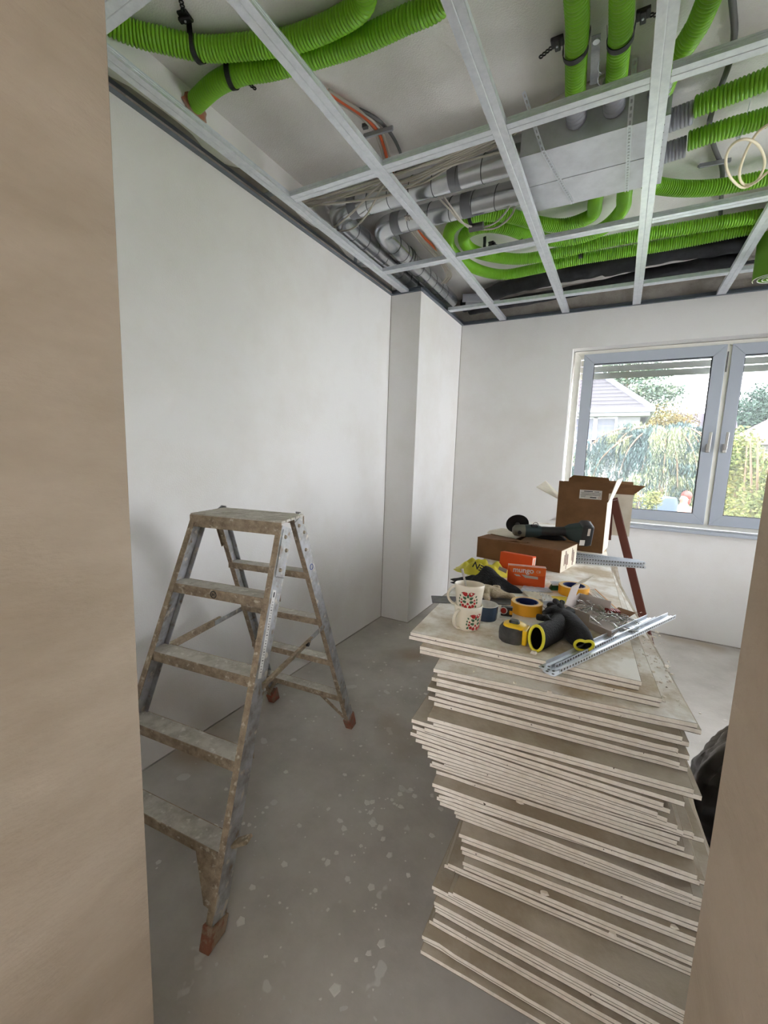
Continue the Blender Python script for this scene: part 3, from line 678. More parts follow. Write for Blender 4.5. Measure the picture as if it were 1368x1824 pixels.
# ------------------------------------------------------------------ step ladder
lad = thing('step_ladder', (-1.3,1.25,0), 'old double-sided aluminium step ladder crusted with brown plaster, by the left wall', 'ladder')
ZT = 1.235
FRt, FRb = Vector((-1.035,1.148,ZT)), Vector((-.945,.735,.045))
FLt, FLb = Vector((-1.438,1.08,ZT)), Vector((-1.55,.69,.045))
BRt, BRb = Vector((-1.098,1.335,ZT)), Vector((-1.148,1.835,.045))
BLt, BLb = Vector((-1.478,1.268,ZT)), Vector((-1.70,1.795,.045))
def rail(top, bot, inw, wd, side_w=.024):
    """a C rail: web outside, two flanges turned in; front face dirty"""
    d = (bot-top).normalized(); inw = Vector(inw); inw = (inw-d*inw.dot(d)).normalized(); dep = d.cross(inw)
    if dep.y < 0: dep = -dep
    t = .003; sec = [(0,0),(side_w,0),(side_w,t),(t,t),(t,wd-t),(side_w,wd-t),(side_w,wd),(0,wd)]
    mb = MB(); rg = [[q+inw*a+dep*b for a, b in sec] for q in (top, bot)]; idx = [[mb.p(q) for q in r] for r in rg]; n = 8
    for k in range(n):
        mb.cur = 1 if k in (0, 1) else 0
        mb.face([idx[0][k], idx[0][(k+1)%n], idx[1][(k+1)%n], idx[1][k]])
    mb.cur = 0
    for r in idx:
        mb.face([r[0],r[1],r[2],r[3]]); mb.face([r[0],r[3],r[4],r[7]]); mb.face([r[4],r[5],r[6],r[7]])
    return mb, dep, inw, d
wf, wb = .066, .056
rails = {}
for key, tp, bt, inw, wd in (('FR',FRt,FRb,(-1,-.15,0),wf), ('FL',FLt,FLb,(1,.15,0),wf), ('BR',BRt+Vector((0,-.05,0)),BRb+Vector((-.004,-.03,0)),(-1,-.15,0),wb), ('BL',BLt+Vector((0,-.05,0)),BLb+Vector((0,-.03,0)),(1,.15,0),wb)):
    mb, dep, iw, d = rail(tp, bt, inw, wd); o = mb.build('rail', [M_ALU, M_DIRT], lad); rails[key] = (tp, bt, dep, iw, d, wd, o)
    # rubber foot wrapped round the rail end, standing on the floor
    e = bt+dep*wd/2+iw*.012; f = MB()
    q0 = e-d*.025; q1 = e+d*((e.z-.0)/max(.2,-d.z))
    ex, ey = iw, dep
    hh = [[q+ex*a*.019+ey*b*(wd/2+.006) for a, b in ((-1,-1),(1,-1),(1,1),(-1,1))] for q in (q0, q1)]
    for q in hh[1]: q.z = 0
    f.rings(hh); f.build('rubber_foot', M_FOOT2 if key[0] == 'F' else M_FOOT, lad, bevel=.003)
def on(key, z):
    tp, bt = rails[key][0], rails[key][1]; t = (z-tp.z)/(bt.z-tp.z); return tp+(bt-tp)*t
for n_, z in enumerate((.988,.741,.494,.247)):
    a, b = on('FL', z), on('FR', z); iw = rails['FL'][3]; dep = Vector((-.15,1,0)).normalized()
    a = a+rails['FL'][3]*.003+Vector((0,.002,0)); b = b+rails['FR'][3]*.003+Vector((0,.002,0)); D = .070
    mb = MB(); th = .003
    mb.cur = 0; mb.bar(a+dep*D/2-Vector((0,0,th/2)), b+dep*D/2-Vector((0,0,th/2)), D, th)
    o = mb.build('tread', M_TREAD, lad, bevel=.001)
    mb = MB(); mb.bar(a-Vector((0,0,.018)), b-Vector((0,0,.018)), .004, .036); mb.build('front_lip', M_DIRT, o)
    mb = MB(); mb.bar(a+dep*D-Vector((0,0,.015)), b+dep*D-Vector((0,0,.015)), .003, .030); mb.build('back_lip', M_DIRT, o)
    if n_ == 0:
        c = a.lerp(b, .46)-Vector((0,.0025,.018)); n = Vector((.15,-1,0)).normalized()
        mb = MB(); mb.torus(c, .0125, .0018, n, 20, 6); mb.bar(c+Vector((-.004,-.0012,-.006)), c+Vector((-.004,-.0012,.006)), .002, .002, n); mb.bar(c+Vector((.004,0,-.006)), c+Vector((.004,0,.006)), .002, .002, n); mb.bar(c+Vector((-.004,-.0006,0)), c+Vector((.004,-.0006,0)), .002, .002, n)
        mb.build('round_mark', M_INK, o)
for n_, z in enumerate((.988,.741,.494,.247)):
    a, b = on('BL', z)+rails['BL'][3]*.003, on('BR', z)+rails['BR'][3]*.003; dep = Vector((-.1,1,0)).normalized(); D = .056
    mb = MB(); mb.bar(a+dep*D/2, b+dep*D/2, D, .003); o = mb.build('tread', M_TREAD, lad, bevel=.001)
    mb = MB(); mb.bar(a-Vector((0,0,.012)), b-Vector((0,0,.012)), .003, .027); mb.build('front_lip', M_DIRT, o)
    mb = MB(); mb.bar(a+dep*D-Vector((0,0,.012)), b+dep*D-Vector((0,0,.012)), .003, .027); mb.build('back_lip', M_DIRT, o)
# platform of ribbed planks
a, b, c, d = FLt+Vector((0,-.004,.004)), FRt+Vector((0,-.004,.004)), BRt+Vector((0,.01,.004)), BLt+Vector((0,.01,.004))
for k in range(5):
    t0, t1 = k/5+.012, (k+1)/5-.012; q = [a.lerp(d,t0), b.lerp(c,t0), b.lerp(c,t1), a.lerp(d,t1)]
    mb = MB(); mb.rings([[p for p in q], [p+Vector((0,0,.010)) for p in q]]); mb.build('platform_slat', M_TREAD, lad, bevel=.0015)
mb = MB(); mb.bar(a-Vector((0,0,.018)), b-Vector((0,0,.018)), .005, .046); mb.build('platform_front', M_DIRT, lad, bevel=.002)
mb = MB(); mb.bar(d-Vector((0,0,.014)), c-Vector((0,0,.014)), .004, .034); mb.build('platform_back', M_DIRT, lad)
for s, (f_, r_) in enumerate((('FR','BR'), ('FL','BL'))):
    tp, bt, dep, iw, dd, wd, _ = rails[f_]
    out_ = -iw
    for key, L, off, wdt in ((f_, .17, .55, .058), (r_, .17, .45, .066)):
        tp2, bt2, dep2, iw2, d2_, wd2, _ = rails[key]
        o0 = tp2+dep2*wd2*off-iw2*.003+d2_*.012; o1 = o0+d2_*L
        mb = MB(); mb.bar(o0, o1, wdt, .004, iw2); pl = mb.build('hinge_plate', M_ALU if s == 0 else M_DIRT, lad, bevel=.002)
        for u, v in ((.15,-.2),(.42,.15),(.85,-.15)):
            q = o0.lerp(o1, u)+dep2*wdt*v-iw2*.002; MB().cyl(q, q-iw2*.006, .008, 10, .005).build('rivet', M_RIVET, pl, smooth=40)
    # spreader bars: two lengths that lock in the middle
    p0 = on(f_, .715)+dep*.040-iw*.006; p1 = on(r_, .70)+rails[r_][2]*.03-iw*.006; mid = p0.lerp(p1, .60)
    mb = MB(); mb.bar(p0, p0.lerp(p1,.68), .003, .026, (0,0,1)); mb.bar(p0+Vector((0,0,.012))-iw*.006, p0.lerp(p1,.68)+Vector((0,0,.012))-iw*.006, .012, .003, (0,0,1)); sp_ = mb.build('spreader_bar', M_DIRT, lad)
    mb = MB(); mb.bar(p0.lerp(p1,.60)+iw*.002, p1+iw*.002, .003, .022, (0,0,1)); mb.build('spreader_bar', M_ALU, lad)
    MB().cyl(mid-iw*.004, mid-iw*.014, .009, 10).build('lock_button', M_BLACK, lad)
# corner braces under the lowest treads
q = on('BR', .247)+rails['BR'][3]*.14; e = on('BR', .09)+rails['BR'][3]*.02; MB().bar(q, e, .02, .003, (0,1,0)).build('corner_brace', M_DIRT, lad)
q = on('BL', .247)+rails['BL'][3]*.10; e = on('BL', .10)+rails['BL'][3]*.02; MB().bar(q, e, .02, .003, (0,1,0)).build('corner_brace', M_DIRT, lad)
q = on('FR', .25); iw = rails['FR'][3]; e = on('FR', .10)
mb = MB(); mb.rings([[q+iw*.12+Vector((0,.004,-.02)), q+iw*.01+Vector((0,.004,-.02)), e+iw*.01+Vector((0,.004,0)), e+iw*.045+Vector((0,.004,.01))], [q+iw*.12+Vector((0,.008,-.02)), q+iw*.01+Vector((0,.008,-.02)), e+iw*.01+Vector((0,.008,0)), e+iw*.045+Vector((0,.008,.01))]])
mb.build('corner_brace', M_DIRT, lad)
q = on('FR', .262)-rails['FR'][3]*.004+Vector((0,.03,0)); MB().bar(q, q+Vector((.055,.012,.035)), .034, .012).build('bent_tab', M_DIRT, lad, bevel=.003)
# scale sticker on the outer side of the right front rail, with its marks
tp, bt, dep, iw, dd, wd, _ = rails['FR']
o0, o1 = on('FR', 1.02)+dep*.022-iw*.0008, on('FR', .74)+dep*.022-iw*.0008
mb = MB(); mb.bar(o0, o1, .020, .0006, iw); st = mb.build('sticker', M_WHITE, lad)
mb = MB()
for k in range(26):
    q = o0.lerp(o1, .14+.82*k/26)+dep*(.002*math.sin(k*2.1))-iw*.0005; L = .004+.005*abs(math.sin(k*1.7)); mb.bar(q-dep*L/2, q+dep*L/2, .0016+.0012*(k%3==0), .0004, iw)
q = o0.lerp(o1, .05)-iw*.0005; mb.bar(q-dd*.008, q+dd*.010, .007, .0004, iw); mb.build('sticker_print', M_INK, st)
q = on('BR', 1.00)+rails['BR'][2]*.03-rails['BR'][3]*.0012; MB().torus(q, .012, .0015, rails['BR'][3], 18, 5).build('round_mark', M_BLUEINK, lad)

# ------------------------------------------------------------------ plasterboard stack
BD = [(-.502,1.115,4.0,.600),(-.506,1.116,4.0,.600),(-.461,1.095,5.3,.604),(-.462,1.099,5.1,.602),(-.395,1.042,8.0,.610),(-.386,1.050,7.5,.609),(-.399,1.042,5.9,.583),(-.386,1.047,6.2,.585),(-.406,1.033,5.9,.584),(-.384,1.037,6.4,.586),
(-.403,1.035,5.0,.585),(-.386,1.036,6.1,.587),(-.382,.982,6.3,.589),(-.368,.989,6.2,.591),(-.431,.990,4.0,.621),(-.394,.993,3.5,.547),(-.433,1.003,2.7,.599),(-.421,1.005,2.1,.565),(-.441,1.009,2.6,.605),(-.424,1.008,3.4,.609),
(-.405,1.010,3.9,.603),(-.388,1.011,5.8,.611),(-.389,1.015,6.4,.634),(-.345,1.028,5.5,.545),(-.381,1.030,5.1,.577),(-.389,1.036,5.0,.601),(-.369,1.035,5.2,.600),(-.366,1.001,5.0,.600),(-.360,1.003,5.0,.600),(-.346,1.002,7.3,.603),
(-.354,1.009,3.4,.582),(-.345,1.012,4.3,.597),(-.305,1.019,4.6,.600),(-.302,1.023,4.6,.600),(-.279,.984,5.9,.600),(-.272,.988,5.7,.600),(-.270,.978,5.5,.600),(-.267,.981,5.5,.600),(-.259,.965,4.6,.600),(-.257,.969,4.6,.600),
(-.298,.966,4.2,.610),(-.309,.971,4.2,.610),(-.268,.925,1.4,.600),(-.282,.931,1.4,.600),(-.328,.936,1.2,.610),(-.324,.939,1.2,.610),(-.316,.924,1.0,.605),(-.316,.929,1.0,.605),(-.313,.930,1.0,.605),(-.304,.941,1.0,.600),
(-.317,.928,1.0,.605),(-.328,.929,1.0,.610),(-.334,.896,.8,.610),(-.332,.902,.8,.610),(-.331,.883,1.8,.605)]
TH = .0123
def board(x, y, deg, wd, z, L, top=False, seed=0):
    rnd = random.Random(seed); a = math.radians(deg); n = 14
    M = Matrix.Translation((x,y,z)) @ Matrix.Rotation(a, 4, 'Z'); mb = MB(M)
    # section across the width: rounded, paper-wrapped long edges; ragged cut ends
    pe = .0010; xs = [.003+(wd-.006)*k/n for k in range(n+1)]
    cols = [0]+xs+[wd]; N = len(cols); lev = (0, -pe, -TH+pe, -TH)
    g = []
    for y0, sg in ((0, 1), (L, -1)):
        rag = [(rnd.random()-.5)*.0010 for _ in cols]
        if rnd.random() < .5: rag[rnd.choice([1, 2, N-3, N-2])] += .0015+.003*rnd.random()
        g.append([[mb.p((q if li in (1,2) else min(max(q,.0015),wd-.0015), y0+sg*(rg+(.0004 if li in (1,2) else 0)), zz)) for q, rg in zip(cols, rag)] for li, zz in enumerate(lev)])
    a, b = g
    for k in range(N-1):
        mb.cur = 2; mb.face([a[0][k], a[0][k+1], b[0][k+1], b[0][k]])
        mb.cur = 0; mb.face([a[3][k+1], a[3][k], b[3][k], b[3][k+1]])
        for e in (a, b):
            for li in range(3):
                mb.cur = 1 if li == 1 else 3
                mb.face([e[li][k], e[li+1][k], e[li+1][k+1], e[li][k+1]])
    mb.cur = 0
    for kk in (0, N-1):
        for li in range(3): mb.face([a[li][kk], b[li][kk], b[li+1][kk], a[li+1][kk]])
    return mb.build('plasterboard', [M_PAPER, M_GYPS, M_DUSTY, M_PEDGE], origin=(x,y,z-TH))
for k, (x, y, deg, wd) in enumerate(BD):
    z = .975-.0133*k if k < 30 else .589-.0138*(k-29)
    o = board(x, y, deg, wd, z, 2.6+.03*math.sin(k*1.7), True, k)
    if k not in (0,2,4): o.data.materials[2] = M_DUSTG
    extra = {0:', carrying the mugs', 2:', set back to the right', 4:', littered with crumbs', 14:', sticking out to the left', 54:', lowest of all'}.get(k, '')
    tag(o, f'plasterboard sheet, {ordinal(k+1)} from the top in the big stack{extra}' if k else 'topmost plasterboard sheet of the big stack, carrying the mugs and tools', 'plasterboard', 'stacked plasterboard sheets')
for k, y in enumerate((1.30, 2.15, 3.0)):
    zb_ = .589-.0138*25-TH-.0006
    for j in range(2):
        tag(MB().span((-.25-.04*k, y, j*zb_/2), (.15-.05*k, y+.1, (j+1)*zb_/2-.0004)).build('timber_bearer', M_TIMBER, origin=(-.05,y+.05,j*zb_/2), bevel=.003),
            f'rough timber bearer under the plasterboard stack, {["nearest the doorway","in the middle","farthest back"][k]}, {["lower","upper"][j]} one', 'timber', 'bearers under the stack')
TOP = .9752
# crumbs of plaster
def crumbs(name, areas, label, mt, hf):
    rnd = random.Random(3); mb = MB()
    for (x0,y0,x1,y1,z,n,s) in areas:
        for _ in range(n):
            c = Vector((x0+(x1-x0)*rnd.random(), y0+(y1-y0)*rnd.random(), z)); r = s*(.25+rnd.random()**3)
            q = [c+Vector((math.cos(a)*r*(.6+.6*rnd.random()), math.sin(a)*r*(.6+.6*rnd.random()), 0)) for a in (0,1.26,2.5,3.8,5)]
            mb.rings([q, [c+(p-c)*.7+Vector((0,0,r*hf)) for p in q]])
    return tag(mb.build(name, mt, origin=(areas[0][0],areas[0][1],areas[0][4])), label, 'debris', kind='stuff')
crumbs('plaster_crumbs', [(.12,1.16,.185,1.7,.9222,110,.006),(.09,1.22,.13,1.8,.9487,60,.005),(-.3,1.2,.06,1.5,.9752,60,.003),(-.3,1.06,.15,1.1,.922,14,.006)], 'fine plaster crumbs strewn over the right edges of the top boards', M_GYPS, .5)
crumbs('plaster_crumbs', [(-1.5,.75,-.45,2.6,0,130,.013),(-1.2,2.2,-.6,3.2,0,70,.012),(-.95,.8,-.5,1.7,0,70,.017)], 'flat flakes of plaster scattered on the screed floor', M_FLAKE, .06)
def chip(px, py, z, s, lab):
    bpy.context.view_layer.update(); dg = bpy.context.evaluated_depsgraph_get()
    d = rt2*((px-684)/FPX) + dn2*((py-912)/FPX) + fw; hit, p, nn, *_ = sc.ray_cast(dg, EYE+d*.5, d)
    for _ in range(30):
        if hit and nn.z > .8: break
        py -= 2; d = rt2*((px-684)/FPX) + dn2*((py-912)/FPX) + fw; hit, p, nn, *_ = sc.ray_cast(dg, EYE+d*.5, d)
    p = Vector(p)+Vector((0,0,.0004)); rnd = random.Random(px); mb = MB(); q = [p+Vector((math.cos(a)*s*(.5+rnd.random()*.7), math.sin(a)*s*(.4+rnd.random()*.6), 0)) for a in (0,.9,1.9,2.8,3.9,5.1)]
    mb.rings([q, [p+(c-p)*.7+Vector((0,0,s*.45)) for c in q]]); tag(mb.build('plaster_chip', M_GYPS, origin=p), lab, 'plaster chip', 'plaster chips')
chip(1247,1271,.0001+.9222,.009,'biggest plaster chip lying right of the top boards near the stack edge')
chip(1090,1670,.0005+.479,.012,'plaster chip caught on the front of the stack low at the right')
chip(1200,1652,.0005+.52,.009,'plaster chip stuck near the doorway side of the stack')
chip(925,1430,.0005+.589,.010,'plaster chip lying on the broad grey strip of the stack')
chip(970,1592,.0005+.51,.010,'plaster chip on the lower middle of the stack')

# ------------------------------------------------------------------ mugs
TOC = Vector((.28,-.96,0)).normalized()
def petal(mb, ax, r_at, th0, z0, th, zz, L, wd, ang, n=8):
    """teardrop lying on the mug wall; th is the angle round the mug, zz the height"""
    pts = []
    for k in range(n):
        u = 2*PI*k/n; a = (math.cos(u)*L/2); b = math.sin(u)*wd/2*(1.25-.6*math.cos(u))
        s = a*math.cos(ang)-b*math.sin(ang); t = a*math.sin(ang)+b*math.cos(ang); pts.append((s, t))
    idx = []
    for s, t in pts:
        z = zz+t; r = r_at(z)+.0004; q = th0+th+s/r
        idx.append(mb.p(ax+Vector((math.cos(q)*r, math.sin(q)*r, z0+z))))
    mb.face(idx)
def mug(c, hdir, pdir, label, r0=.034, r1=.043, H=.078, tilt=None, coffee=False):
    c = Vector(c); t = thing('mug', c, label, 'mug', 'flower-print mugs')
    M = Matrix.Translation(c) @ (tilt or Matrix.Identity(4)) @ Matrix.Translation(-c)
    ra = lambda z: r0+(r1-r0)*min(1, max(0, z/H))
    prof = [(.001,.003),(r0-.008,.003),(r0-.004,0),(r0,.003),(r0+.003,.008)] + [(ra(H*k/6)+(.0032*(1-k/6)), H*k/6) for k in range(1,6)] + [(r1,H-.002),(r1-.0015,H),(r1-.003,H-.002)] + [(ra(H*k/6)-.0032, H*k/6) for k in range(5,0,-1)] + [(.001,.008)]
    MB(M).lathe(prof, c, 40).build('cup', M_PORC, t, smooth=50)
    h = Vector(hdir).normalized(); P = []
    for k in range(15):
        a = -1.25+2.5*k/14; P.append(c+h*(ra(H*.5)-.006+.030*math.cos(a)*1.02)+Vector((0,0,H*.5+.027*math.sin(a)*1.1)))
    P = [c+h*(ra(H*.85)-.002)+Vector((0,0,H*.86))] + P[::-1] + [c+h*(ra(H*.2)-.002)+Vector((0,0,H*.13))]
    MB(M).tube(P, .0042, 10, ry=.006).build('handle', M_PORC, t, smooth=60)
    th0 = math.atan2(pdir[1], pdir[0]); rd, gr = MB(M), MB(M); A = c.copy(); A.z = 0
    pt = lambda mb, s, z, L, wd, ang: petal(mb, A, lambda q: ra(q)+.0032*max(0,(1-q/H)), th0, c.z, s*1.18/.04, .034+(z-.034)*1.16, L*1.0, wd*.94, ang)
    pt(rd, -.008,.050,.018,.011,2.75); pt(rd, .008,.050,.018,.011,.4); pt(gr, 0,.044,.012,.006,1.57)
    for s in (-1, 1):
        pt(gr, s*.0085,.039,.013,.007,1.57-s*1.0); pt(gr, s*.0095,.029,.013,.007,1.57-s*1.35); pt(rd, s*.0165,.034,.006,.005,1.57); pt(rd, s*.0175,.026,.008,.006,1.57-s*.5)
        pt(gr, s*.020,.044,.007,.004,1.57-s*.6); pt(gr, s*.0225,.036,.007,.004,1.57); pt(gr, s*.0235,.028,.008,.004,1.57); pt(gr, s*.021,.018,.009,.005,1.57+s*.5); pt(rd, s*.013,.019,.011,.008,1.57+s*.5); pt(rd, s*.0055,.016,.012,.008,1.57+s*.2); pt(gr, s*.015,.052,.005,.002,1.2)
    pt(rd, 0,.024,.008,.006,1.57)
    rd.build('red_print', M_RED, t, recalc=False); gr.build('green_print', M_GRN, t, recalc=False)
    if coffee: MB(M).lathe([(.001,H*.45),(ra(H*.45)-.0034,H*.45),(ra(H*.45)-.0034,H*.45-.002),(.001,H*.45-.002)], c, 24).build('coffee_dregs', M_COFFEE, t)
    return t, M
mc = Vector((-.366,1.237,TOP))
mug(mc, (-.40,-.92,0), (.80,-.60), 'cream flower-print mug standing on the board, second mug stacked in it')
tl_ = Matrix.Rotation(math.radians(4), 4, (TOC.y, -TOC.x, 0)) 
um, UM = mug(mc+Vector((0,0,.0645)), (-.93,-.36,0), (.22,-.97), 'cream flower-print mug with a spoon, stacked in another mug', H=.076, r1=.0455, r0=.033, coffee=True, tilt=tl_)
b = mc+Vector((.004,-.002,.083)); tip = at(823,1013,y=1.235); dv = (tip-b)
mb = MB(); pts = [b+dv*(k/10) for k in range(11)]
mb.tube(pts, lambda u: .0024+.0034*max(0,u-.35)**1.2, 10, ry=.0014); mb.ball(b, .010, 12, 8, (.55,1,.3))
tag(mb.build('spoon', M_STEEL, origin=b, smooth=60), 'stainless spoon standing in the upper flower-print mug', 'spoon')
# ramekin
rc_ = at(865,1101,z=TOP)
t = thing('ramekin', rc_, 'small dark blue ramekin with white inside, beside the stacked mugs', 'bowl')
mb = MB(); H = .048; mb.lathe([(.001,.002),(.030,.002),(.034,0),(.0355,.004),(.0375,H-.004),(.038,H)], rc_, 36, cap1=False); mb.build('outside', M_DKBL, t, smooth=40)
MB().lathe([(.038,H),(.0365,H+.0012),(.035,H),(.033,.010),(.001,.008)], rc_, 36, cap0=False).build('inside', M_WHITE, t, smooth=40)

# ------------------------------------------------------------------ tape rolls
def tape_roll(c, r, H, label):
    c = Vector(c); t = thing('tape_roll', c, label, 'tape', 'orange masking tape rolls'); ri = r*.70
    MB().lathe([(r,.001),(r+.0003,H*.5),(r,H-.001)], c, 48).v and None
    mb = MB(); rg = [[c+Vector((q*math.cos(a), q*math.sin(a), z)) for a in (2*PI*j/48 for j in range(48))] for q, z in ((ri+.002,0),(r-.001,0),(r,.001),(r,H-.001),(r-.001,H),(ri+.002,H))]
    idx = [[mb.p(p) for p in g] for g in rg]
    for gi in range(6):
        mb.cur = 1 if gi in (0, 4) else 0
        for k in range(48): mb.face([idx[gi][k], idx[gi][(k+1)%48], idx[(gi+1)%6][(k+1)%48], idx[(gi+1)%6][k]])
    mb.build('tape', [M_YTAPE, M_YTAPES], t, smooth=40)
    mb = MB(); rg = [[c+Vector((q*math.cos(a), q*math.sin(a), z)) for a in (2*PI*j/40 for j in range(40))] for q, z in ((ri-.0015,0),(ri+.002,0),(ri+.002,H),(ri-.0015,H))]
    mb.rings(rg, loop=True); co_ = mb.build('core', M_NAVY, t, smooth=40)
    mb = MB()
    for k in range(3):
        a0 = .4+2.1*k
        for j in range(5):
            a = a0+.11*j; mb.quad(*[c+Vector((math.cos(a+da)*(ri-.0019), math.sin(a+da)*(ri-.0019), z)) for da, z in ((0,H*.35),(.07,H*.35),(.07,H*.68),(0,H*.68))])
    mb.build('core_print', M_YTAPE, co_, recalc=False)
tape_roll(at(937,1090,z=TOP), .052, .038, 'orange masking tape roll with navy core, nearer one, behind the tape measure')
tape_roll(at(1021,1058,z=TOP), .056, .036, 'orange masking tape roll with navy core, farther one, beside the folding ruler')

# small matchbox-like black packet with a round red logo
pc = at(904,1099,z=TOP)
t = thing('packet', pc, 'small black packet with a round red and white logo, left of the nearer tape roll', 'packet')
M = TR(pc, .18)
MB(M).box((0,0,.0015), (.050,.034,.003)).build('card_base', M_WHITE, t)
mb = MB(M); mb.box((-.004,.004,.019), (.036,.018,.032)); mb.build('body', M_BLACK, t, bevel=.002)
mb = MB(M); mb.rings([[(-.014+.0125*math.cos(a), y, .022+.0125*math.sin(a)) for a in (2*PI*j/20 for j in range(20))] for y in (-.0052,-.0060)]); lg = mb.build('logo_ring', M_WHITE, t)
mb = MB(M); mb.rings([[(-.014+.0095*math.cos(a), y, .022+.0095*math.sin(a)) for a in (2*PI*j/20 for j in range(20))] for y in (-.0060,-.0064)]); mb.build('logo_disc', M_RED, lg)
MB(M).box((.010,-.006,.018), (.010,.004,.012)).build('orange_tab', M_YTAPE, t)

# ------------------------------------------------------------------ tape measure
tc_ = Vector((-.222,1.222,TOP))
t = thing('tape_measure', tc_, 'yellow and black rubber-clad tape measure lying on the top board', 'tape measure')
M = TR(tc_, math.radians(-2))
def rrect(wd, dp, r, n=6):
    out = []
    for cx, cy, a0 in ((wd/2-r,dp/2-r,0),(-wd/2+r,dp/2-r,PI/2),(-wd/2+r,-dp/2+r,PI),(wd/2-r,-dp/2+r,1.5*PI)):
        for k in range(n+1): a = a0+PI/2*k/n; out.append((cx+r*math.cos(a), cy+r*math.sin(a)))
    return out
def loft(mb, secs): mb.rings([[(x+ox, y+oy, z) for x, y in rrect(wd, dp, r)] for wd, dp, r, z, ox, oy in secs]); return mb
loft(MB(M), [(.062,.060,.024,0,-.004,0),(.072,.068,.026,.006,-.004,0),(.075,.070,.027,.024,-.004,0),(.072,.068,.026,.040,-.004,0),(.064,.058,.024,.046,-.004,0)]).build('rubber_case', M_RUB, t, smooth=60)
loft(MB(M), [(.066,.056,.024,.044,.001,.001),(.064,.054,.024,.0505,.001,.001),(.056,.046,.021,.053,.001,.001)]).build('yellow_top', M_YEL, t, smooth=50)
mb = MB(M); mb.box((.0345,-.004,.026), (.012,.052,.044)); mb.build('yellow_front', M_YEL, t, bevel=.003)
MB(M).box((.0405,.006,.020), (.003,.024,.026)).build('mouth', M_BLACK, t)
mb = MB(M); mb.rings([[(x-.002, y+.004, z) for x, y in rrect(.030*f, .022*f, .009*f)] for f, z in ((1,.051),(1,.056),(.75,.061))]); mb.build('lock_button', M_BLACK, t, smooth=50)

# ------------------------------------------------------------------ gloves
def skin_mesh(name, verts, edges, radii, mt, parent, sub=2):
    me = bpy.data.meshes.new(name); o = LOC.get(parent.as_pointer(), Vector()); me.from_pydata([Vector(v)-o for v in verts], edges, [])
    ob = bpy.data.objects.new(name, me); C.objects.link(ob)
    sk = ob.modifiers.new('skin', 'SKIN'); sk.use_smooth_shade = True
    for k, r in enumerate(radii): me.skin_vertices[0].data[k].radius = (r, r) if not isinstance(r, tuple) else r
    me.skin_vertices[0].data[0].use_root = True
    ss = ob.modifiers.new('sub', 'SUBSURF'); ss.levels = sub; ss.render_levels = sub
    bpy.context.view_layer.update()
    dg = bpy.context.evaluated_depsgraph_get(); m2 = bpy.data.meshes.new_from_object(ob.evaluated_get(dg)); m2.name = name
    bpy.data.objects.remove(ob); m2.materials.clear(); m2.materials.append(mt)
    nb = bpy.data.objects.new(name, m2); C.objects.link(nb); nb.parent = parent; LOC[nb.as_pointer()] = o
    m2.polygons.foreach_set('use_smooth', [True]*len(m2.polygons))
    return nb
def cuff(mb, rings_): mb.rings(rings_, cap0=False, cap1=True); return mb
def ell(c, u, v, a, b, n=28, pinch=0):
    out = []
    for k in range(n):
        th = 2*PI*k/n; rr = 1-pinch*max(0, math.cos(th-PI/2))**6
        out.append(Vector(c)+Vector(u)*math.cos(th)*a*rr+Vector(v)*math.sin(th)*b*rr)
    return out
def glove(base, pts, label, fingers, pinch, thumb):
    """pts: list of (centre, half width, half height) from cuff mouth to palm end"""
    t = thing('work_glove', base, label, 'glove', 'black work gloves with yellow cuffs')
    cs = [Vector(p[0]) for p in pts]; fr_ = []
    P = spline(cs, .012); n = len(P); rg = []; inn = []
    for k, (p, T, u, v) in enumerate(frames(P)):
        s = k/(n-1)*(len(pts)-1); i = min(int(s), len(pts)-2); f = s-i
        a = pts[i][1]*(1-f)+pts[i+1][1]*f; b = pts[i][2]*(1-f)+pts[i+1][2]*f
        side = T.cross(Vector((0,0,1))).normalized(); up = side.cross(T)
        wob = 1+.02*math.sin(k*.8)+.03*math.sin(k*.37+1)
        pk = pinch*max(0, 1-k/5)
        rg.append(ell(p, side, up, a*wob, b*wob, pinch=pk))
        if k < 7: inn.append(ell(p, side, up, a*wob-.003, b*wob-.003, pinch=pk))
    mb = MB(); mb.rings(inn[::-1]+rg, cap0=True, cap1=True); mb.build('cuff_and_palm', M_GLOVE, t, smooth=80)
    # yellow piping round the mouth
    ring = [ (a_+b_)/2 for a_, b_ in zip(inn[0], rg[0])]; T = (P[0]-P[1]).normalized()
    m2 = MB(); loop = ring+[ring[0]]
    m2.tube([q+T*.0015 for q in loop], .0042, 8); m2.build('cuff_trim', M_YTRIM, t, smooth=70)
    # fingers grown as one skinned hand from the palm end
    verts, edges, rad = [P[-3]], [], [(.022)]
    for fpts, r in fingers+[thumb]:
        prev = 0
        for q in fpts: verts.append(Vector(q)); edges.append((prev, len(verts)-1)); rad.append(r); prev = len(verts)-1
    skin_mesh('fingers', verts, edges, rad, M_GLOVE, t)
    return t
def T_(px, py, h): return at(px, py, z=TOP+h)
g1 = [(T_(956,1137,.036),.022,.036),(T_(972,1130,.034),.026,.036),(T_(990,1120,.036),.030,.034),(T_(1000,1105,.038),.032,.026)]
glove(T_(972,1140,0), g1, 'black work glove with its tall yellow-edged cuff facing the tape measure', [
    ([T_(985,1098,.05), T_(968,1101,.054), T_(954,1098,.056)], .0105),
    ([T_(992,1092,.058), T_(984,1086,.064), T_(975,1089,.060), T_(969,1094,.052)], .0105),
    ([T_(1002,1088,.058), T_(1000,1080,.062), T_(994,1079,.058)], .0105),
    ([T_(1008,1090,.05), T_(1012,1084,.05), T_(1016,1088,.046)], .0095)], .0, ([T_(985,1112,.058), T_(976,1106,.064), T_(972,1098,.066)], .0105))
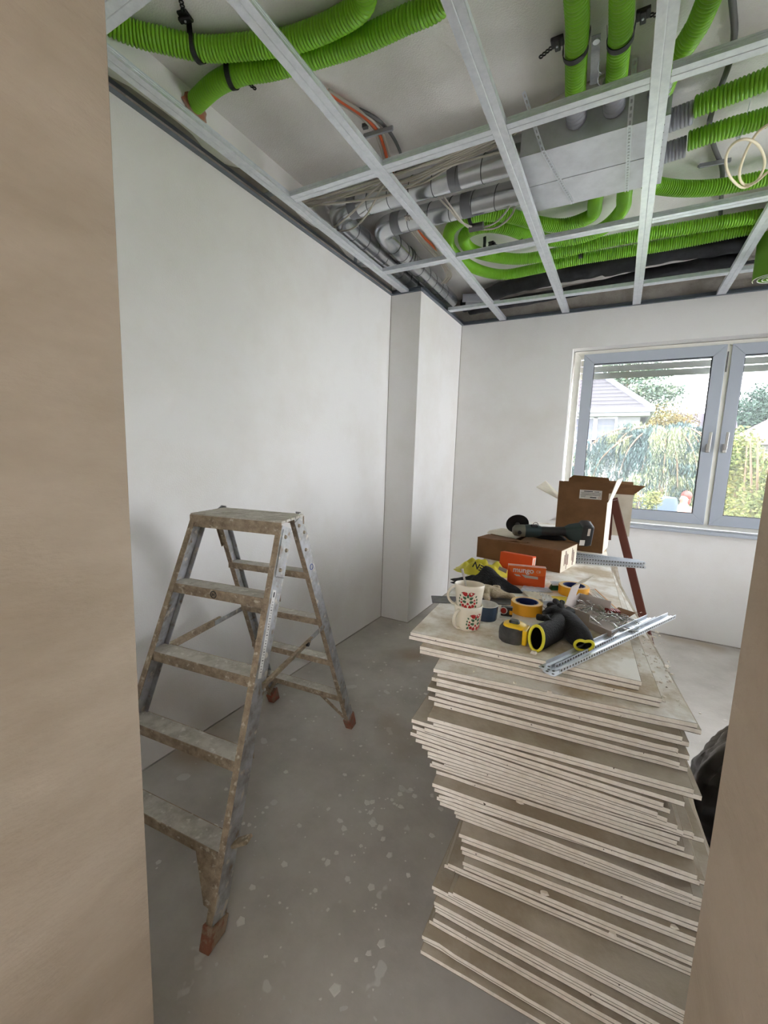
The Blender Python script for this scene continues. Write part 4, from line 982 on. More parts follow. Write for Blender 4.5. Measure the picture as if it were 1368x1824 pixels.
g2 = [(T_(1040,1148,.024),.025,.022),(T_(1036,1139,.030),.035,.032),(T_(1025,1126,.034),.038,.036),(T_(1010,1110,.036),.040,.036),(T_(996,1098,.036),.038,.030),(T_(988,1090,.034),.032,.022)]
glove(T_(1020,1135,0), g2, 'black work glove lying with its pinched yellow cuff towards the steel hangers', [
    ([T_(990,1084,.040), T_(984,1078,.044), T_(976,1078,.036)], .010),
    ([T_(994,1080,.034), T_(992,1072,.034), T_(988,1070,.024)], .010),
    ([T_(984,1092,.030), T_(974,1090,.026), T_(966,1092,.018)], .010),
    ([T_(1000,1080,.028), T_(1002,1074,.024), T_(1000,1072,.016)], .009)], .42, ([T_(1006,1095,.05), T_(1014,1088,.048), T_(1022,1090,.036)], .010))
chip(950,1164,TOP+.001,.014,'speckled white plaster flake in front of the tall glove cuff')

# ------------------------------------------------------------------ open grey carton with wire clips
A, B_, C_, D_ = at(1004,1100,z=TOP), at(1089,1137,z=TOP), at(1117,1102,z=TOP), at(1031,1078,z=TOP)
t = thing('clip_carton', (A+B_+C_+D_)/4, 'open grey cardboard carton full of wire clips, one flap standing up', 'carton')
up = Vector((0,0,1)); h1 = .046
def wall(p, q, z0, z1, mt, name, par, th=.0025, z1b=None):
    mb = MB(); d = (q-p).normalized(); n = d.cross(up)*th; z1b = z1 if z1b is None else z1b
    mb.rings([[p+up*z0, q+up*z0, q+up*z1b, p+up*z1], [p+n+up*z0, q+n+up*z0, q+n+up*z1b, p+n+up*z1]]); return mb.build(name, mt, par)
mb = MB(); mb.rings([[A+up*.0005, B_+up*.0005, C_+up*.0005, D_+up*.0005], [A+up*.003, B_+up*.003, C_+up*.003, D_+up*.003]]); mb.build('bottom', M_CARDG, t)
mid = A.lerp(B_, .56)
wall(A, mid, .002, h1, M_CARDG, 'side_panel', t); wall(mid, B_, .002, .022, M_CARDG, 'side_panel', t)
wall(D_, A, .002, h1, M_CARDG, 'side_panel', t); wall(C_.lerp(D_,.34), D_, .002, h1*.98, M_CARDG, 'side_panel', t); wall(B_, C_, .002, .006, M_CARDG, 'side_panel', t)
f0, f1 = A+up*h1, D_.lerp(A,.35)+up*h1; f2, f3 = at(1029,1046,z=TOP+.085), at(1016,1052,z=TOP+.082)
lean = Vector((.012,.035,.052)); mb = MB()
q = [f0, f1, f1+lean, f0+lean]; q2 = [p+Vector((.0015,.001,0)) for p in q]; mb.rings([q, q2]); fl = mb.build('upright_flap', M_CARDG, t)
lean2 = Vector((.040,.028,.018)); q = [f0+lean, f1+lean, f1+lean+lean2, f0+lean+lean2]; q2 = [p+Vector((0,0,.0015)) for p in q]
mb = MB(); mb.rings([q, q2]); mb.build('bent_flap_end', M_CARDW, fl)
mb = MB(); mb.rings([[C_+up*.001, C_.lerp(D_,.34)+up*.001, C_.lerp(D_,.34)+Vector((.025,.05,.012)), C_+Vector((.025,.045,.010))], [C_+up*.003, C_.lerp(D_,.34)+up*.003, C_.lerp(D_,.34)+Vector((.025,.05,.014)), C_+Vector((.025,.045,.012))]]); mb.build('brown_flap', M_CARD, t)
rnd = random.Random(11)
def clip_shape():
    P = [(-.026,-.006,0),(-.012,-.007,.004),(.006,-.002,.001),(.024,-.007,0),(.028,0,.001),(.024,.006,.0),(.004,.003,.003),(-.014,.006,.001),(-.027,.005,0),(-.029,0,.001)]
    mb = MB(); mb.tube(spline(P+[P[0]], .008), .0011, 5); return mb
cm = clip_shape(); proto = None
for k in range(46):
    u, v = rnd.random(), rnd.random()
    inside = k < 34
    p = (A.lerp(B_, .12+.80*u)).lerp(D_.lerp(C_, .12+.80*u), .12+.76*v) if inside else B_.lerp(C_, .3+.7*u)+(B_-A).normalized()*(.005+.035*v)
    z = TOP+(.006+.030*rnd.random()*(1-.6*u) if inside else .003+.006*rnd.random())
    rot = (rnd.uniform(-.5,.5), rnd.uniform(-.5,.5) if inside else 0, rnd.uniform(-.9,.9)-.5)
    if not proto: proto = o = cm.build('wire_clip', M_STEEL, origin=(0,0,0), smooth=70)
    else: o = proto.copy(); C.objects.link(o)
    o.location = (p.x, p.y, z); o.rotation_euler = rot
    tag(o, 'bent steel wire clip heaped in or spilling from the open grey carton', 'wire clip', 'wire clips of the open carton')

# folding ruler of five laths
q0, q1 = at(1056,1056,z=TOP), at(1100,1098,z=TOP)
t = thing('folding_ruler', q0.lerp(q1,.5), 'folded wooden ruler with white printed edge and red end, beside the farther tape roll', 'ruler')
d = (q1-q0).normalized(); n = d.cross(up)
for k in range(6):
    o_ = n*(-.006+.0075*k)*1.0; hh = .017+.0005*(k%2)
    mb = MB(); mb.bar(q0+o_+d*.004*(k%3)+up*(hh/2+.001), q1+o_-d*.03+d*.003*(k%2)+up*(hh/2+.001), .005, hh); la = mb.build('lath', M_WHITE if k else M_WOODR, t, bevel=.0006)
    mb = MB(); mb.bar(q1+o_-d*.0299+d*.003*(k%2)+up*(hh/2+.001), q1+o_+d*.002*(k%2)+up*(hh/2+.001), .0052, hh); mb.build('red_end', M_WOODP, la, bevel=.0006)

# galvanised slotted hangers lying across the corner
def slotted(p0, p1, label, wd=.026, tab=True):
    p0, p1 = Vector(p0), Vector(p1); d = (p1-p0).normalized(); n = d.cross(up).normalized(); L = (p1-p0).length
    t = thing('slotted_hanger', p0.lerp(p1,.5), label, 'steel hanger', 'slotted steel hangers')
    sec = [(-wd/2,.012),(-wd/2,0),(-wd*.18,0),(-wd*.12,.003),(wd*.12,.003),(wd*.18,0),(wd/2,0),(wd/2,.012)]
    sec = sheet(sec, .0012); mb = MB(); mb.rings([[q+n*a+up*b for a, b in sec] for q in (p0, p1)]); o = mb.build('channel', M_GALV, t)
    mb = MB(); k = int(L/.013)
    for j in range(k):
        for s in (-1, 1):
            c = p0+d*(.008+.013*j)+n*s*(wd/2+.0003)+up*.0065; mb.bar(c-d*.003, c+d*.003, .0008, .005, up)
    sl = mb.build('slots', M_DARKST, o); sl['kind'] = 'stuff'
    if tab:
        mb = MB(); pl = [(-.030,-.010),(-.026,-.017),(.006,-.016),(.010,-.010),(.010,.010),(.006,.016),(-.026,.017),(-.030,.010)]
        mb.rings([[p0+d*a+n*b+up*z for a, b in pl] for z in (.001,.0025)]); tb = mb.build('end_tab', M_GALV, t)
        for a, b in ((-.020,-.008),(-.020,.008),(-.006,0)):
            c = p0+d*a+n*b+up*.0026; MB().cyl(c, c+up*.0004, .0035, 10).build('hole', M_DARKST, tb)
    return t
slotted(at(988,1196,z=TOP+.0005), at(1196,1099,z=TOP+.0005), 'long slotted steel hanger lying across the stack corner, front one with the end tab')
slotted(at(980,1188,z=TOP+.0005), at(1163,1104,z=TOP+.0005)+Vector((-.006,.004,0)), 'long slotted steel hanger lying across the stack corner, rear shorter one')

# dark trowel blade, papers, card
def slab_quad(name, pts, z, th, mt, label, cat, wav=0, group=None):
    P = [at(a, b, z=z) for a, b in pts]; mb = MB(); n = 8; rg = []
    for k in range(n+1):
        l, r = P[0].lerp(P[3], k/n), P[1].lerp(P[2], k/n); row = [l.lerp(r, j/n)+up*(abs(wav*math.sin(j*1.3+k*.9))) for j in range(n+1)]
        rg.append(row+[p+up*th for p in row[::-1]])
    mb.rings(rg); return tag(mb.build(name, mt, origin=P[0], smooth=50), label, cat, group)
slab_quad('steel_strip', [(768,1062),(927,1068),(926,1078),(770,1074)], TOP+.0004, .0025, M_DARKST, 'dark dusty steel strip lying behind the mugs across the board', 'steel strip')
slab_quad('paper_sheet', [(934,1042),(975,1046),(985,1056),(925,1054)], TOP+.0003, .0008, M_BLUEP, 'speckled pale blue paper scrap in front of the lettered orange box', 'paper', .002, 'paper scraps')
slab_quad('paper_sheet', [(960,1058),(978,1062),(1000,1078),(968,1074)], TOP+.0012, .0008, M_WHITE, 'crumpled white paper scrap beside the nearer tape roll', 'paper', .006, 'paper scraps')
slab_quad('paper_sheet', [(930,1054),(960,1056),(972,1070),(945,1068)], TOP+.002, .0008, M_CARDW, 'cream paper scrap tucked behind the nearer tape roll', 'paper', .004, 'paper scraps')
slab_quad('yellow_card', [(980,1062),(1010,1064),(1008,1076),(986,1074)], TOP+.0004, .0015, M_YCARD, 'small yellow card between the two tape rolls', 'card')
slotted(at(972,1079,z=TOP+.0004), at(1010,1078,z=TOP+.0004), 'short slotted steel piece lying under the yellow card', .03, False)
mb = MB()
for k in range(3):
    a = at(966+4*k,1079+k,z=TOP+.006+.004*k); b = at(990+5*k,1100+k*2,z=TOP+.010+.004*k); mb.bar(a, b, .006, .002)
tag(mb.build('steel_brackets', M_STEEL, origin=at(975,1088,z=TOP)), 'loose steel bracket strips sticking out behind the black gloves', 'bracket')
g = at(986,1050,z=TOP)
t = thing('green_packet', g, 'small crumpled green packet left of the farther tape roll', 'packet')
mb = MB(TR(g, .5)); mb.rings([[(x, y, 0) for x, y in rrect(.036,.022,.006,3)], [(x*1.05+.003, y*.8, .012) for x, y in rrect(.036,.022,.006,3)], [(x*.7+.008, y*.5+.003, .026) for x, y in rrect(.036,.022,.006,3)]]); mb.build('wrapper', M_GREENL, t)
MB(TR(g+Vector((.012,.004,.026)), .5, .4)).box((0,0,0), (.05,.026,.0015)).build('pale_flap', M_BLUEP, t)

# ------------------------------------------------------------------ cloths
def cloth(name, outline_z, cx, cy, rx, ry, hgt, mt, label, cat, seed, yaw_=0, n=34, freq=26, origin=None):
    """a rumpled heap: a height field with folds, draped to the board at its edge"""
    mb = MB(); idx = {}; cz = outline_z; ca, sa = math.cos(yaw_), math.sin(yaw_)
    def pt(i, j):
        u = 2*i/n-1; v = 2*j/n-1
        r = math.sqrt(u*u+v*v)+1e-6; sc_ = max(abs(u), abs(v))/r      # square to disc
        u2, v2 = u*sc_*1.0, v*sc_*1.0; rr = math.sqrt(u2*u2+v2*v2)
        wob = 1+.22*noise.noise((u2*2+seed, v2*2, .3))
        x, y = u2*rx*wob, v2*ry*wob
        f = max(0, 1-rr**2.2)
        nz = noise.noise((x*freq+seed, y*freq*1.3, seed*1.7))+.5*noise.noise((x*freq*2.3, y*freq*2.1+seed, 4.2))
        z = hgt*f*(.62+.75*nz)
        return (cx+x*ca-y*sa, cy+x*sa+y*ca, cz+max(.0005+.002*f, z))
    for i in range(n+1):
        for j in range(n+1): idx[i,j] = mb.p(pt(i,j))
    for i in range(n):
        for j in range(n): mb.face([idx[i,j], idx[i+1,j], idx[i+1,j+1], idx[i,j+1]])
    edge = [(i,0) for i in range(n)]+[(n,j) for j in range(n)]+[(n-i,n) for i in range(n)]+[(0,n-j) for j in range(n)]
    low = [mb.p((mb.v[idx[e]].x, mb.v[idx[e]].y, cz)) for e in edge]; top_ = [idx[e] for e in edge]; k = len(edge)
    for a in range(k): mb.face([top_[a], top_[(a+1)%k], low[(a+1)%k], low[a]])
    mb.face(low[::-1])
    return tag(mb.build(name, mt, origin=(cx,cy,cz), smooth=70), label, cat)
yb = at(860,1022,z=TOP)
bag_y = cloth('plastic_bag', TOP, yb.x-.01, yb.y+.02, .145, .075, .075, M_BAGY, 'crumpled yellow plastic bag with black lettering behind the black rag', 'plastic bag', 3.1, .15, freq=16)
txt = at(857,1010,y=yb.y-.055)
text_mesh('lettering', 'LEN', .040, M_INK, bag_y, frame_at(txt+Vector((0,-.010,.0)), (-.85,-.05,.35), (.1,-.75,.65)), bold=True)
rg_ = at(872,1046,z=TOP)
cloth('rag', TOP, rg_.x-.02, rg_.y+.005, .150, .068, .080, M_RAG, 'crumpled black rag between the mugs and the orange boxes', 'rag', 8.4, .05, freq=12)
rg2 = at(905,1050,z=TOP)
# cream knitted glove
gc = at(885,1058,z=TOP)
t = thing('knit_glove', gc, 'cream knitted work glove lying under the edge of the black rag', 'glove')
tz = lambda a, b, h: at(a, b, z=TOP+h)
skin_mesh('knit', [tz(850,1048,.020), tz(868,1050,.024), tz(884,1055,.020), tz(900,1060,.014), tz(919,1064,.011), tz(878,1062,.014), tz(866,1062,.013), tz(870,1068,.010), tz(880,1046,.030), tz(892,1048,.030)],
    [(0,1),(1,2),(2,3),(3,4),(2,5),(1,6),(6,7),(2,8),(8,9)], [.026,.026,.020,.0125,.0105,.012,.014,.010,.012,.010], M_KNIT, t)

# ------------------------------------------------------------------ boxes
def obox(M, wd, dp, hg, mats, name, parent, bevel=.0015):
    mb = MB(M); mb.box((0,0,hg/2), (wd,dp,hg)); return mb.build(name, mats, parent, bevel=bevel)
# two orange cartons
c = at(934,1044,z=TOP)+Vector((0,.02,0))
t = thing('orange_carton', c, 'orange carton with white lettering on its open flap, before the brown box', 'carton')
yw = math.radians(14); M = TR(c, yw); wd, dp, hg = .148, .040, .082
obox(M, wd, dp, hg, M_ORNG, 'carton_body', t)
mb = MB(M); fl_ = [(-wd/2,0),(wd/2,0),(wd/2,-.026),(wd/2-.008,-.034),(-wd/2+.03,-.034),(-wd/2+.012,-.026),(-wd/2,-.010)]
mb.rings([[(x, -dp/2-.0015-.05*-z*.25-dz, hg+.0015+z) for x, z in fl_] for dz in (0,.0012)]); flp = mb.build('lettered_flap', M_ORNG2, t)
text_mesh('lettering', 'mungo', .030, M_WHITE, flp, M @ Matrix.Translation((-.014,-dp/2-.0050,hg-.0145)) @ Matrix.Rotation(math.radians(90-.5), 4, 'X'), bold=True)
text_mesh('lettering', 'C8', .014, M_CARDW, flp, M @ Matrix.Translation((.045,-dp/2-.0050,hg-.016)) @ Matrix.Rotation(math.radians(90), 4, 'X'))
mb = MB(M); mb.box((0,0,hg+.001), (wd+.002,.003,.003)); mb.box((0,-dp/2,hg+.001), (wd+.002,.003,.0035)); mb.build('torn_edge', M_WHITE, t)
mb = MB(M); mb.rings([[(x, y, z) for x, z in ((-.02,.048),(.045,.044),(.046,.034),(-.004,.036))] for y in (-dp/2-.0008,-dp/2+.002)]); mb.rings([[(x, y, z) for x, z in ((-.050,.048),(-.028,.046),(-.022,.040),(-.040,.040))] for y in (-dp/2-.0008,-dp/2+.002)]); mb.build('torn_patch', M_CARDG, t)
mb = MB(M); mb.rings([[(x, y+(.0 if z > .05 else -.0), z) for x, z in ((-wd/2-.036,.072),(-wd/2-.004,.062),(-wd/2-.006,.044),(-wd/2-.040,.058))] for y in (-.012,-.010)]); mb.build('side_flap', M_CARDG, t)
c2 = at(912,1008,z=TOP+.012)
c2 = Vector((-.385,1.985,TOP))
c2.x += .012
t = thing('orange_carton', c2, 'plain closed orange carton leaning on the front of the low brown box', 'carton')
M = TR(c2, math.radians(-10)) @ Matrix.Rotation(math.radians(-6), 4, 'X')
obox(M @ Matrix.Translation((0,0,.022)), .152, .045, .066, M_ORNG, 'carton_body', t)
mb = MB(M); mb.box((.0765,0,.055), (.001,.036,.052)); pl = mb.build('pale_label', M_CARDW, t)
MB(M).box((.0773,0,.055), (.0006,.010,.044)).build('label_print', M_ORNG, pl)
MB(M).box((0,0,.011), (.152,.045,.0215)).build('carton_base', M_ORNG, t)
# low brown box
fl0, fr0 = Vector((-.62,2.185,TOP)), Vector((-.197,2.10,TOP)); dx = (fr0-fl0).normalized(); dy = up.cross(dx)
wd, dp, hg = (fr0-fl0).length, .245, .104
ctr = fl0+dx*wd/2+dy*dp/2
t = thing('low_cardboard_box', ctr, 'low brown cardboard box with torn top, the angle grinder lying on it', 'box')
M = TR(ctr, math.atan2(dx.y, dx.x))
mb = MB(M); th = .003
mb.box((0,-dp/2+th/2,hg/2), (wd,th,hg)); mb.box((0,dp/2-th/2,hg/2), (wd,th,hg)); mb.box((-wd/2+th/2,0,hg/2), (th,dp-2*th,hg)); mb.box((0,0,th/2), (wd-2*th,dp-2*th,th)); mb.build('walls', M_CARD, t, bevel=.001)
mb = MB(M); mb.box((wd/2-th/2,0,hg/2), (th,dp-2*th,hg)); mb.build('end_wall', M_CARDW, t)
mb = MB(M)
for k in range(7): mb.box((wd/2+.0004,-.07+.016*k+.05*(k>3),hg*.5+.012*math.sin(k*2)), (.0008,.006+.004*(k%2),hg*(.5+.12*(k%3))))
mb.build('end_print', M_DKRED, t)
mb = MB(M); tt = [(-wd/2,-dp/2),(-.13,-dp/2),(-.03,-.06),(.0,-.085),(.03,-.07),(.02,-.045),(-.05,-.02),(-wd/2,.0)]
mb.rings([[(x,y,hg+z) for x, y in tt] for z in (0,.003)]); mb.build('top_flap', M_CARD, t)
mb = MB(M); tt = [(-.10,-dp/2),(wd/2,-dp/2),(wd/2,dp/2),(-.04,dp/2),(-.02,-.03),(.045,-.06),(.03,-.095),(-.02,-.105)]
mb.rings([[(x,y,hg+.0005+z) for x, y in tt] for z in (0,.003)]); mb.build('top_flap', M_CARD, t)
mb = MB(M); tt = [(-wd/2-.01,.005),(-.05,-.018),(-.03,dp/2),(-wd/2+.02,dp/2+.01),(-wd/2-.02,.05)]
mb.rings([[(x,y,hg+.004+(y+.02)*.12+z) for x, y in tt] for z in (0,.002)]); mb.build('torn_liner', M_CARDW, t)
# tall brown box, flaps open
TX0, TX1, TY0, TY1 = -.301, -.039, 2.70, 2.93; SH = .292
t = thing('tall_cardboard_box', ((TX0+TX1)/2,(TY0+TY1)/2,TOP), 'tall brown cardboard box with open flaps and a white address label', 'box')
th = .004; z0 = TOP+.0005
mb = MB(); mb.span((TX0,TY0,z0), (TX1,TY0+th,TOP+SH)); mb.build('front_wall', M_CARD, t)
mb = MB(); mb.span((TX0,TY1-th,z0), (TX1,TY1,TOP+SH)); mb.span((TX0,TY0+th,z0), (TX0+th,TY1-th,TOP+SH)); mb.span((TX0+th,TY0+th,z0), (TX1-th,TY1-th,z0+th)); mb.build('walls', M_CARD, t)
mb = MB(); mb.rings([[(TX1-th,TY0+th,z0),(TX1-.001,TY0+th,z0),(TX1+.022,TY1,z0),(TX1+.018,TY1,z0)], [(TX1-th,TY0+th,TOP+SH),(TX1-.001,TY0+th,TOP+SH),(TX1+.022,TY1,TOP+SH),(TX1+.018,TY1,TOP+SH)]]); mb.build('side_wall', M_CARDW, t)
mb = MB(); mb.span((TX0,TY0,TOP+SH+.0005), (TX1-.003,TY0+.003,TOP+.402)); mb.build('front_flap', M_CARD, t)
mb = MB(); q = [(TX0+.03,SH+.001),(TX1,SH+.001),(TX1,.40),(TX1-.012,.425),(TX0+.055,.432),(TX0+.03,.41)]; mb.rings([[(x,y,TOP+z) for x, z in q] for y in (TY1-.003,TY1)]); mb.build('back_flap', M_CARD, t)
mb = MB(); q = [(TX1,TY0+.01,TOP+SH),(TX1+.018,TY1-.01,TOP+SH),(TX1+.065,TY1-.02,TOP+.43),(TX1+.035,TY0+.02,TOP+.425)]; mb.rings([[Vector(p) for p in q], [Vector(p)+Vector((.003,0,0)) for p in q]]); mb.build('side_flap', M_CARDW, t)
mb = MB(); q = [(TX0,TY0+.01,TOP+SH),(TX0,TY1-.01,TOP+SH),(TX0-.105,TY1-.02,TOP+.385),(TX0-.128,TY0+.02,TOP+.353)]; mb.rings([[Vector(p) for p in q], [Vector(p)+Vector((0,0,.003)) for p in q]]); mb.build('side_flap', M_CARDW, t)
lb = MB(); lx0, lx1, lz0, lz1 = -.186, -.071, TOP+.307, TOP+.358; lb.span((lx0,TY0-.0008,lz0), (lx1,TY0,lz1)); lab = lb.build('address_label', M_WHITE, t)
mb = MB(); yy = TY0-.0012
mb.span((lx0+.022,yy,lz1-.010), (lx0+.068,yy+.0004,lz1-.0055)); mb.span((lx0+.075,yy,lz1-.0095), (lx0+.100,yy+.0004,lz1-.0065))
for k, (u0, u1) in enumerate(((.05,.96),(.08,.95),(.04,.94),(.06,.30))): mb.span((lx0+.115*u0,yy,lz1-.0165-.0062*k), (lx0+.115*u1,yy+.0004,lz1-.0146-.0062*k))
mb.span((lx0+.056,yy,lz0+.007), (lx0+.088,yy+.0004,lz0+.0125)); mb.span((lx0+.008,yy,lz0+.010), (lx0+.03,yy+.0004,lz0+.012)); mb.build('label_print', M_INK, lab)
MB().torus((lx1-.010,yy,lz0+.010), .006, .0007, (0,1,0), 18, 5).build('label_stamp', M_RED, lab)
# white box behind it, flaps out
BX0, BX1, BY0, BY1 = -.235, .106, 3.44, 3.66; zb = TOP+.001; zt = 1.272
t = thing('white_cardboard_box', ((BX0+BX1)/2,(BY0+BY1)/2,TOP), 'white cardboard box with brown flaps spread open, at the window end of the stack', 'box')
mb = MB(); mb.span((BX0,BY0,zb), (BX1,BY0+th,zt)); mb.span((BX0,BY1-th,zb), (BX1,BY1,zt)); mb.span((BX0,BY0+th,zb), (BX0+th,BY1-th,zt)); mb.span((BX1-th,BY0+th,zb), (BX1,BY1-th,zt)); mb.span((BX0+th,BY0+th,zb), (BX1-th,BY1-th,zb+th)); mb.build('walls', M_CARDW, t)
for q in ([(BX1,BY0+.005,zt),(BX1,BY1-.005,zt),(BX1+.085,BY1,zt+.062),(BX1+.075,BY0+.0,zt+.075)], [(BX0,BY1,zt),(BX1,BY1,zt),(BX1,BY1+.08,zt+.075),(BX0,BY1+.08,zt+.075)], [(BX0+.02,BY0,zt),(BX1,BY0,zt),(BX1+.06,BY0-.06,zt+.066),(BX0+.02,BY0-.03,zt+.080)]):
    mb = MB(); mb.rings([[Vector(p) for p in q], [Vector(p)+Vector((0,0,.004)) for p in q]]); mb.build('flap', M_CARD, t)

# ------------------------------------------------------------------ angle grinder, lying on the low box
g0, g1 = Vector((-.455,2.245,1.128)), Vector((-.085,2.385,1.140))
gx = (g1-g0).normalized(); M = frame_at(g0, gx, (0,-.35,1)); L = (g1-g0).length
t = thing('angle_grinder', (g0.x,g0.y,1.083), 'dark teal cordless angle grinder lying on the low brown box', 'angle grinder')
def lofx(secs, mt, name, par=None, sm=60, M_=None):
    """sections along the tool: x, width, height, corner, z offset"""
    mb = MB(M_ or M); mb.rings([[(x, yy_, zz_+oz) for yy_, zz_ in rrect(wd, hg, r, 5)] for x, wd, hg, r, oz in secs]); return mb.build(name, mt, par or t, smooth=sm)
lofx([(.0,.03,.03,.012,0),(.010,.052,.052,.022,0),(.040,.062,.062,.028,0),(.062,.060,.060,.026,0)], M_GREY, 'gear_head')
MB(M).cyl((.03,-.028,.005), (.03,-.036,.005), .010, 14).build('spindle_lock', M_BLACK, t)
lofx([(.060,.060,.060,.026,0),(.075,.064,.064,.028,0),(.120,.060,.060,.026,0),(.140,.052,.050,.022,0)], M_TEAL, 'motor_housing')
lofx([(.138,.050,.046,.02,0),(.180,.044,.042,.018,.001),(.235,.044,.042,.018,.002),(.262,.050,.046,.02,.002)], M_BLACK, 'grip')
lofx([(.258,.050,.048,.02,.002),(.280,.064,.072,.016,-.002),(.318,.070,.088,.014,-.004),(.332,.070,.092,.012,-.004)], M_TEAL, 'handle_foot')
lofx([(.331,.074,.100,.010,-.006),(.340,.078,.118,.012,-.006),(.372,.078,.118,.012,-.006),(.382,.072,.108,.012,-.006)], M_BLACK, 'battery')
MB(M).box((.3835,0,-.006), (.003,.070,.106)).build('battery_end', M_COLLAR, t, bevel=.001)
MB(M).box((.338,-.0395,-.040), (.024,.002,.030)).build('battery_label', M_WHITE, t)
MB(M).box((.362,-.0395,.02), (.012,.002,.04)).build('battery_print', M_CARDG, t)
MB(M).box((.105,-.005,.032), (.034,.018,.010)).build('switch', M_BLACK, t, bevel=.003)
mb = MB(M); mb.tube(spline([(.095,.0,.030),(.103,.0,.046),(.118,.0,.047),(.128,.0,.032)], .006), .0022, 6); mb.build('wire_guard', M_STEEL, t)
dk = M @ Vector((.030,.052,.012)); nrm = (M.to_3x3() @ Vector((0,1,.15)))
mb = MB(); q = nrm.to_track_quat('Z','Y'); c0 = dk
for rr, zz in (): pass
mb.rings([[c0+q@Vector((r*math.cos(a), r*math.sin(a), z)) for a in (2*PI*j/40 for j in range(40))] for r, z in ((.010,-.003),(.058,-.0015),(.058,.0015),(.010,.003))]); mb.build('cutting_disc', M_BLACK, t, smooth=30)
MB().cyl(c0-nrm*.025, c0, .012, 14).build('spindle', M_DARKST, t)
cl = Vector((-.27,2.40,1.083))
# black bag corner behind the grinder
cloth('tool_bag', 1.084, -.285, 2.385, .085, .05, .075, M_RAG, 'crumpled black tool bag behind the grinder on the low box', 'bag', 5.5, .1, freq=20)

# bundle of slotted hangers under the tall box side
for k in range(7):
    p0 = at(1008,1004,z=TOP)+Vector((-.04+.01*k, .025+.032*k, .0004+.0135*(k in (1,3,5))))
    p1 = at(1146,1001,z=TOP)+Vector((.0-.012*(k%3), .006+.012*k-.16, .0004+.0135*(k in (1,3,5))))
    p1.z = p0.z
    slotted(p0, p1, f'slotted steel hanger in the bundle beside the low box, {["front one","second from the front","third from the front","middle one","third from the back","second from the back","rear one"][k]}', .024, False)

# ------------------------------------------------------------------ dark red trestle right of the stack
t = thing('trestle', (.2,3.2,0), 'dark red wooden trestle standing behind the right side of the stack', 'trestle')
for y in (3.13,3.33):
    MB().bar((-.012,y,1.25), (.385,y,0.0), .045, .03, (0,1,0)).build('leg', M_DKRED, t)
    MB().bar((-.03,y+.002,1.235), (-.020,y+.002,.99), .035, .03, (0,1,0)).build('leg', M_DKRED, t)
MB().bar((.26,3.13,.40), (.26,3.33,.40), .04, .02).build('rung', M_DKRED, t)

# ------------------------------------------------------------------ black bin bag on the floor
def lump(name, c, rx, ry, hg, mt, label, seed):
    mb = MB(); n, mrows = 80, 44; rg = []
    for i in range(mrows+1):
        u = i/mrows; z = hg*u; prof = (.78+.5*u-1.28*u**3.2) if u < .97 else .10
        ring = []
        for j in range(n):
            a = 2*PI*j/n
            f = 1+.26*abs(noise.noise((math.cos(a)*2.2+seed, math.sin(a)*2.2, z*2.5)))*2-.16+.20*abs(noise.noise((math.cos(a)*4+seed, math.sin(a)*4, z*5+seed)))+.08*abs(noise.noise((math.cos(a)*9, math.sin(a)*9+seed, z*14)))
            ring.append((c[0]+math.cos(a)*rx*prof*f, c[1]+math.sin(a)*ry*prof*f, c[2]+z+.05*u*noise.noise((a*1.5, seed, z*6))))
        rg.append(ring)
    mb.rings(rg); return tag(mb.build(name, mt, origin=c, smooth=45), label, 'bin bag')
lump('bin_bag', (.60,2.02,.001), .225, .30, .53, M_BAG, 'shiny black bin bag slumped on the floor right of the plasterboard stack', 2.3)

# ------------------------------------------------------------------ outside
GR = -.55
M_GRASS = mat('grass', S(74,88,46), .95, var=S(96,102,60), vscale=1.2, vlo=.35, vhi=.7, bump=.4, bscale=20)
M_RENDER = mat('house_render', S(124,124,127), .9)
M_ROOF = mat('slate_roof', S(53,51,56), .85, var=S(47,45,50), vscale=12)
M_ROOF2 = mat('ribbed_roof', S(60,54,62), .8)
M_ROOF3 = mat('brown_roof', S(70,52,50), .85)
M_GUT = mat('gutter_grey', S(96,104,116), .5)
M_PANE = mat('house_pane', S(52,58,74), .3, spec=.6)
M_BARK = mat('bark', S(110,88,70), .9)
def leafmat(name, a, b, sc_=9):
    m = mat(name, a, .8, var=b, vscale=sc_, vlo=.35, vhi=.65, spec=.2); return m
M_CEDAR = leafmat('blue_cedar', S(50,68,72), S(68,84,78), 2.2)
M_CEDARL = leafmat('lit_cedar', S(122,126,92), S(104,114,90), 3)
M_PINE = leafmat('pine_needles', S(72,96,84), S(104,112,92), 1.5)
M_AUT = leafmat('autumn_leaves', S(116,96,54), S(92,92,50), 2)
M_SHR = leafmat('shrub_leaves', S(68,90,46), S(112,110,60), 4)
M_FARL = leafmat('far_leaves', S(66,84,74), S(54,72,62), 2)
M_YELL = leafmat('yellow_leaves', S(138,116,44), S(100,98,44), 4)
struct(MB().span((-60,4.8,GR-.3), (80,110,GR)), 'ground', M_GRASS)
M_PAVE = mat('bounce_paving', S(236,235,232), .9, var=S(226,225,222), vscale=3)  # unseen pale terrace, added to bounce daylight up into the room
struct(MB().span((-8,4.72,GR), (14,7.0,GR+.02)), 'bounce_terrace', M_PAVE)
struct(MB().span((2.6,-8,GR), (14,4.72,GR+.02)), 'bounce_terrace_side', M_PAVE)
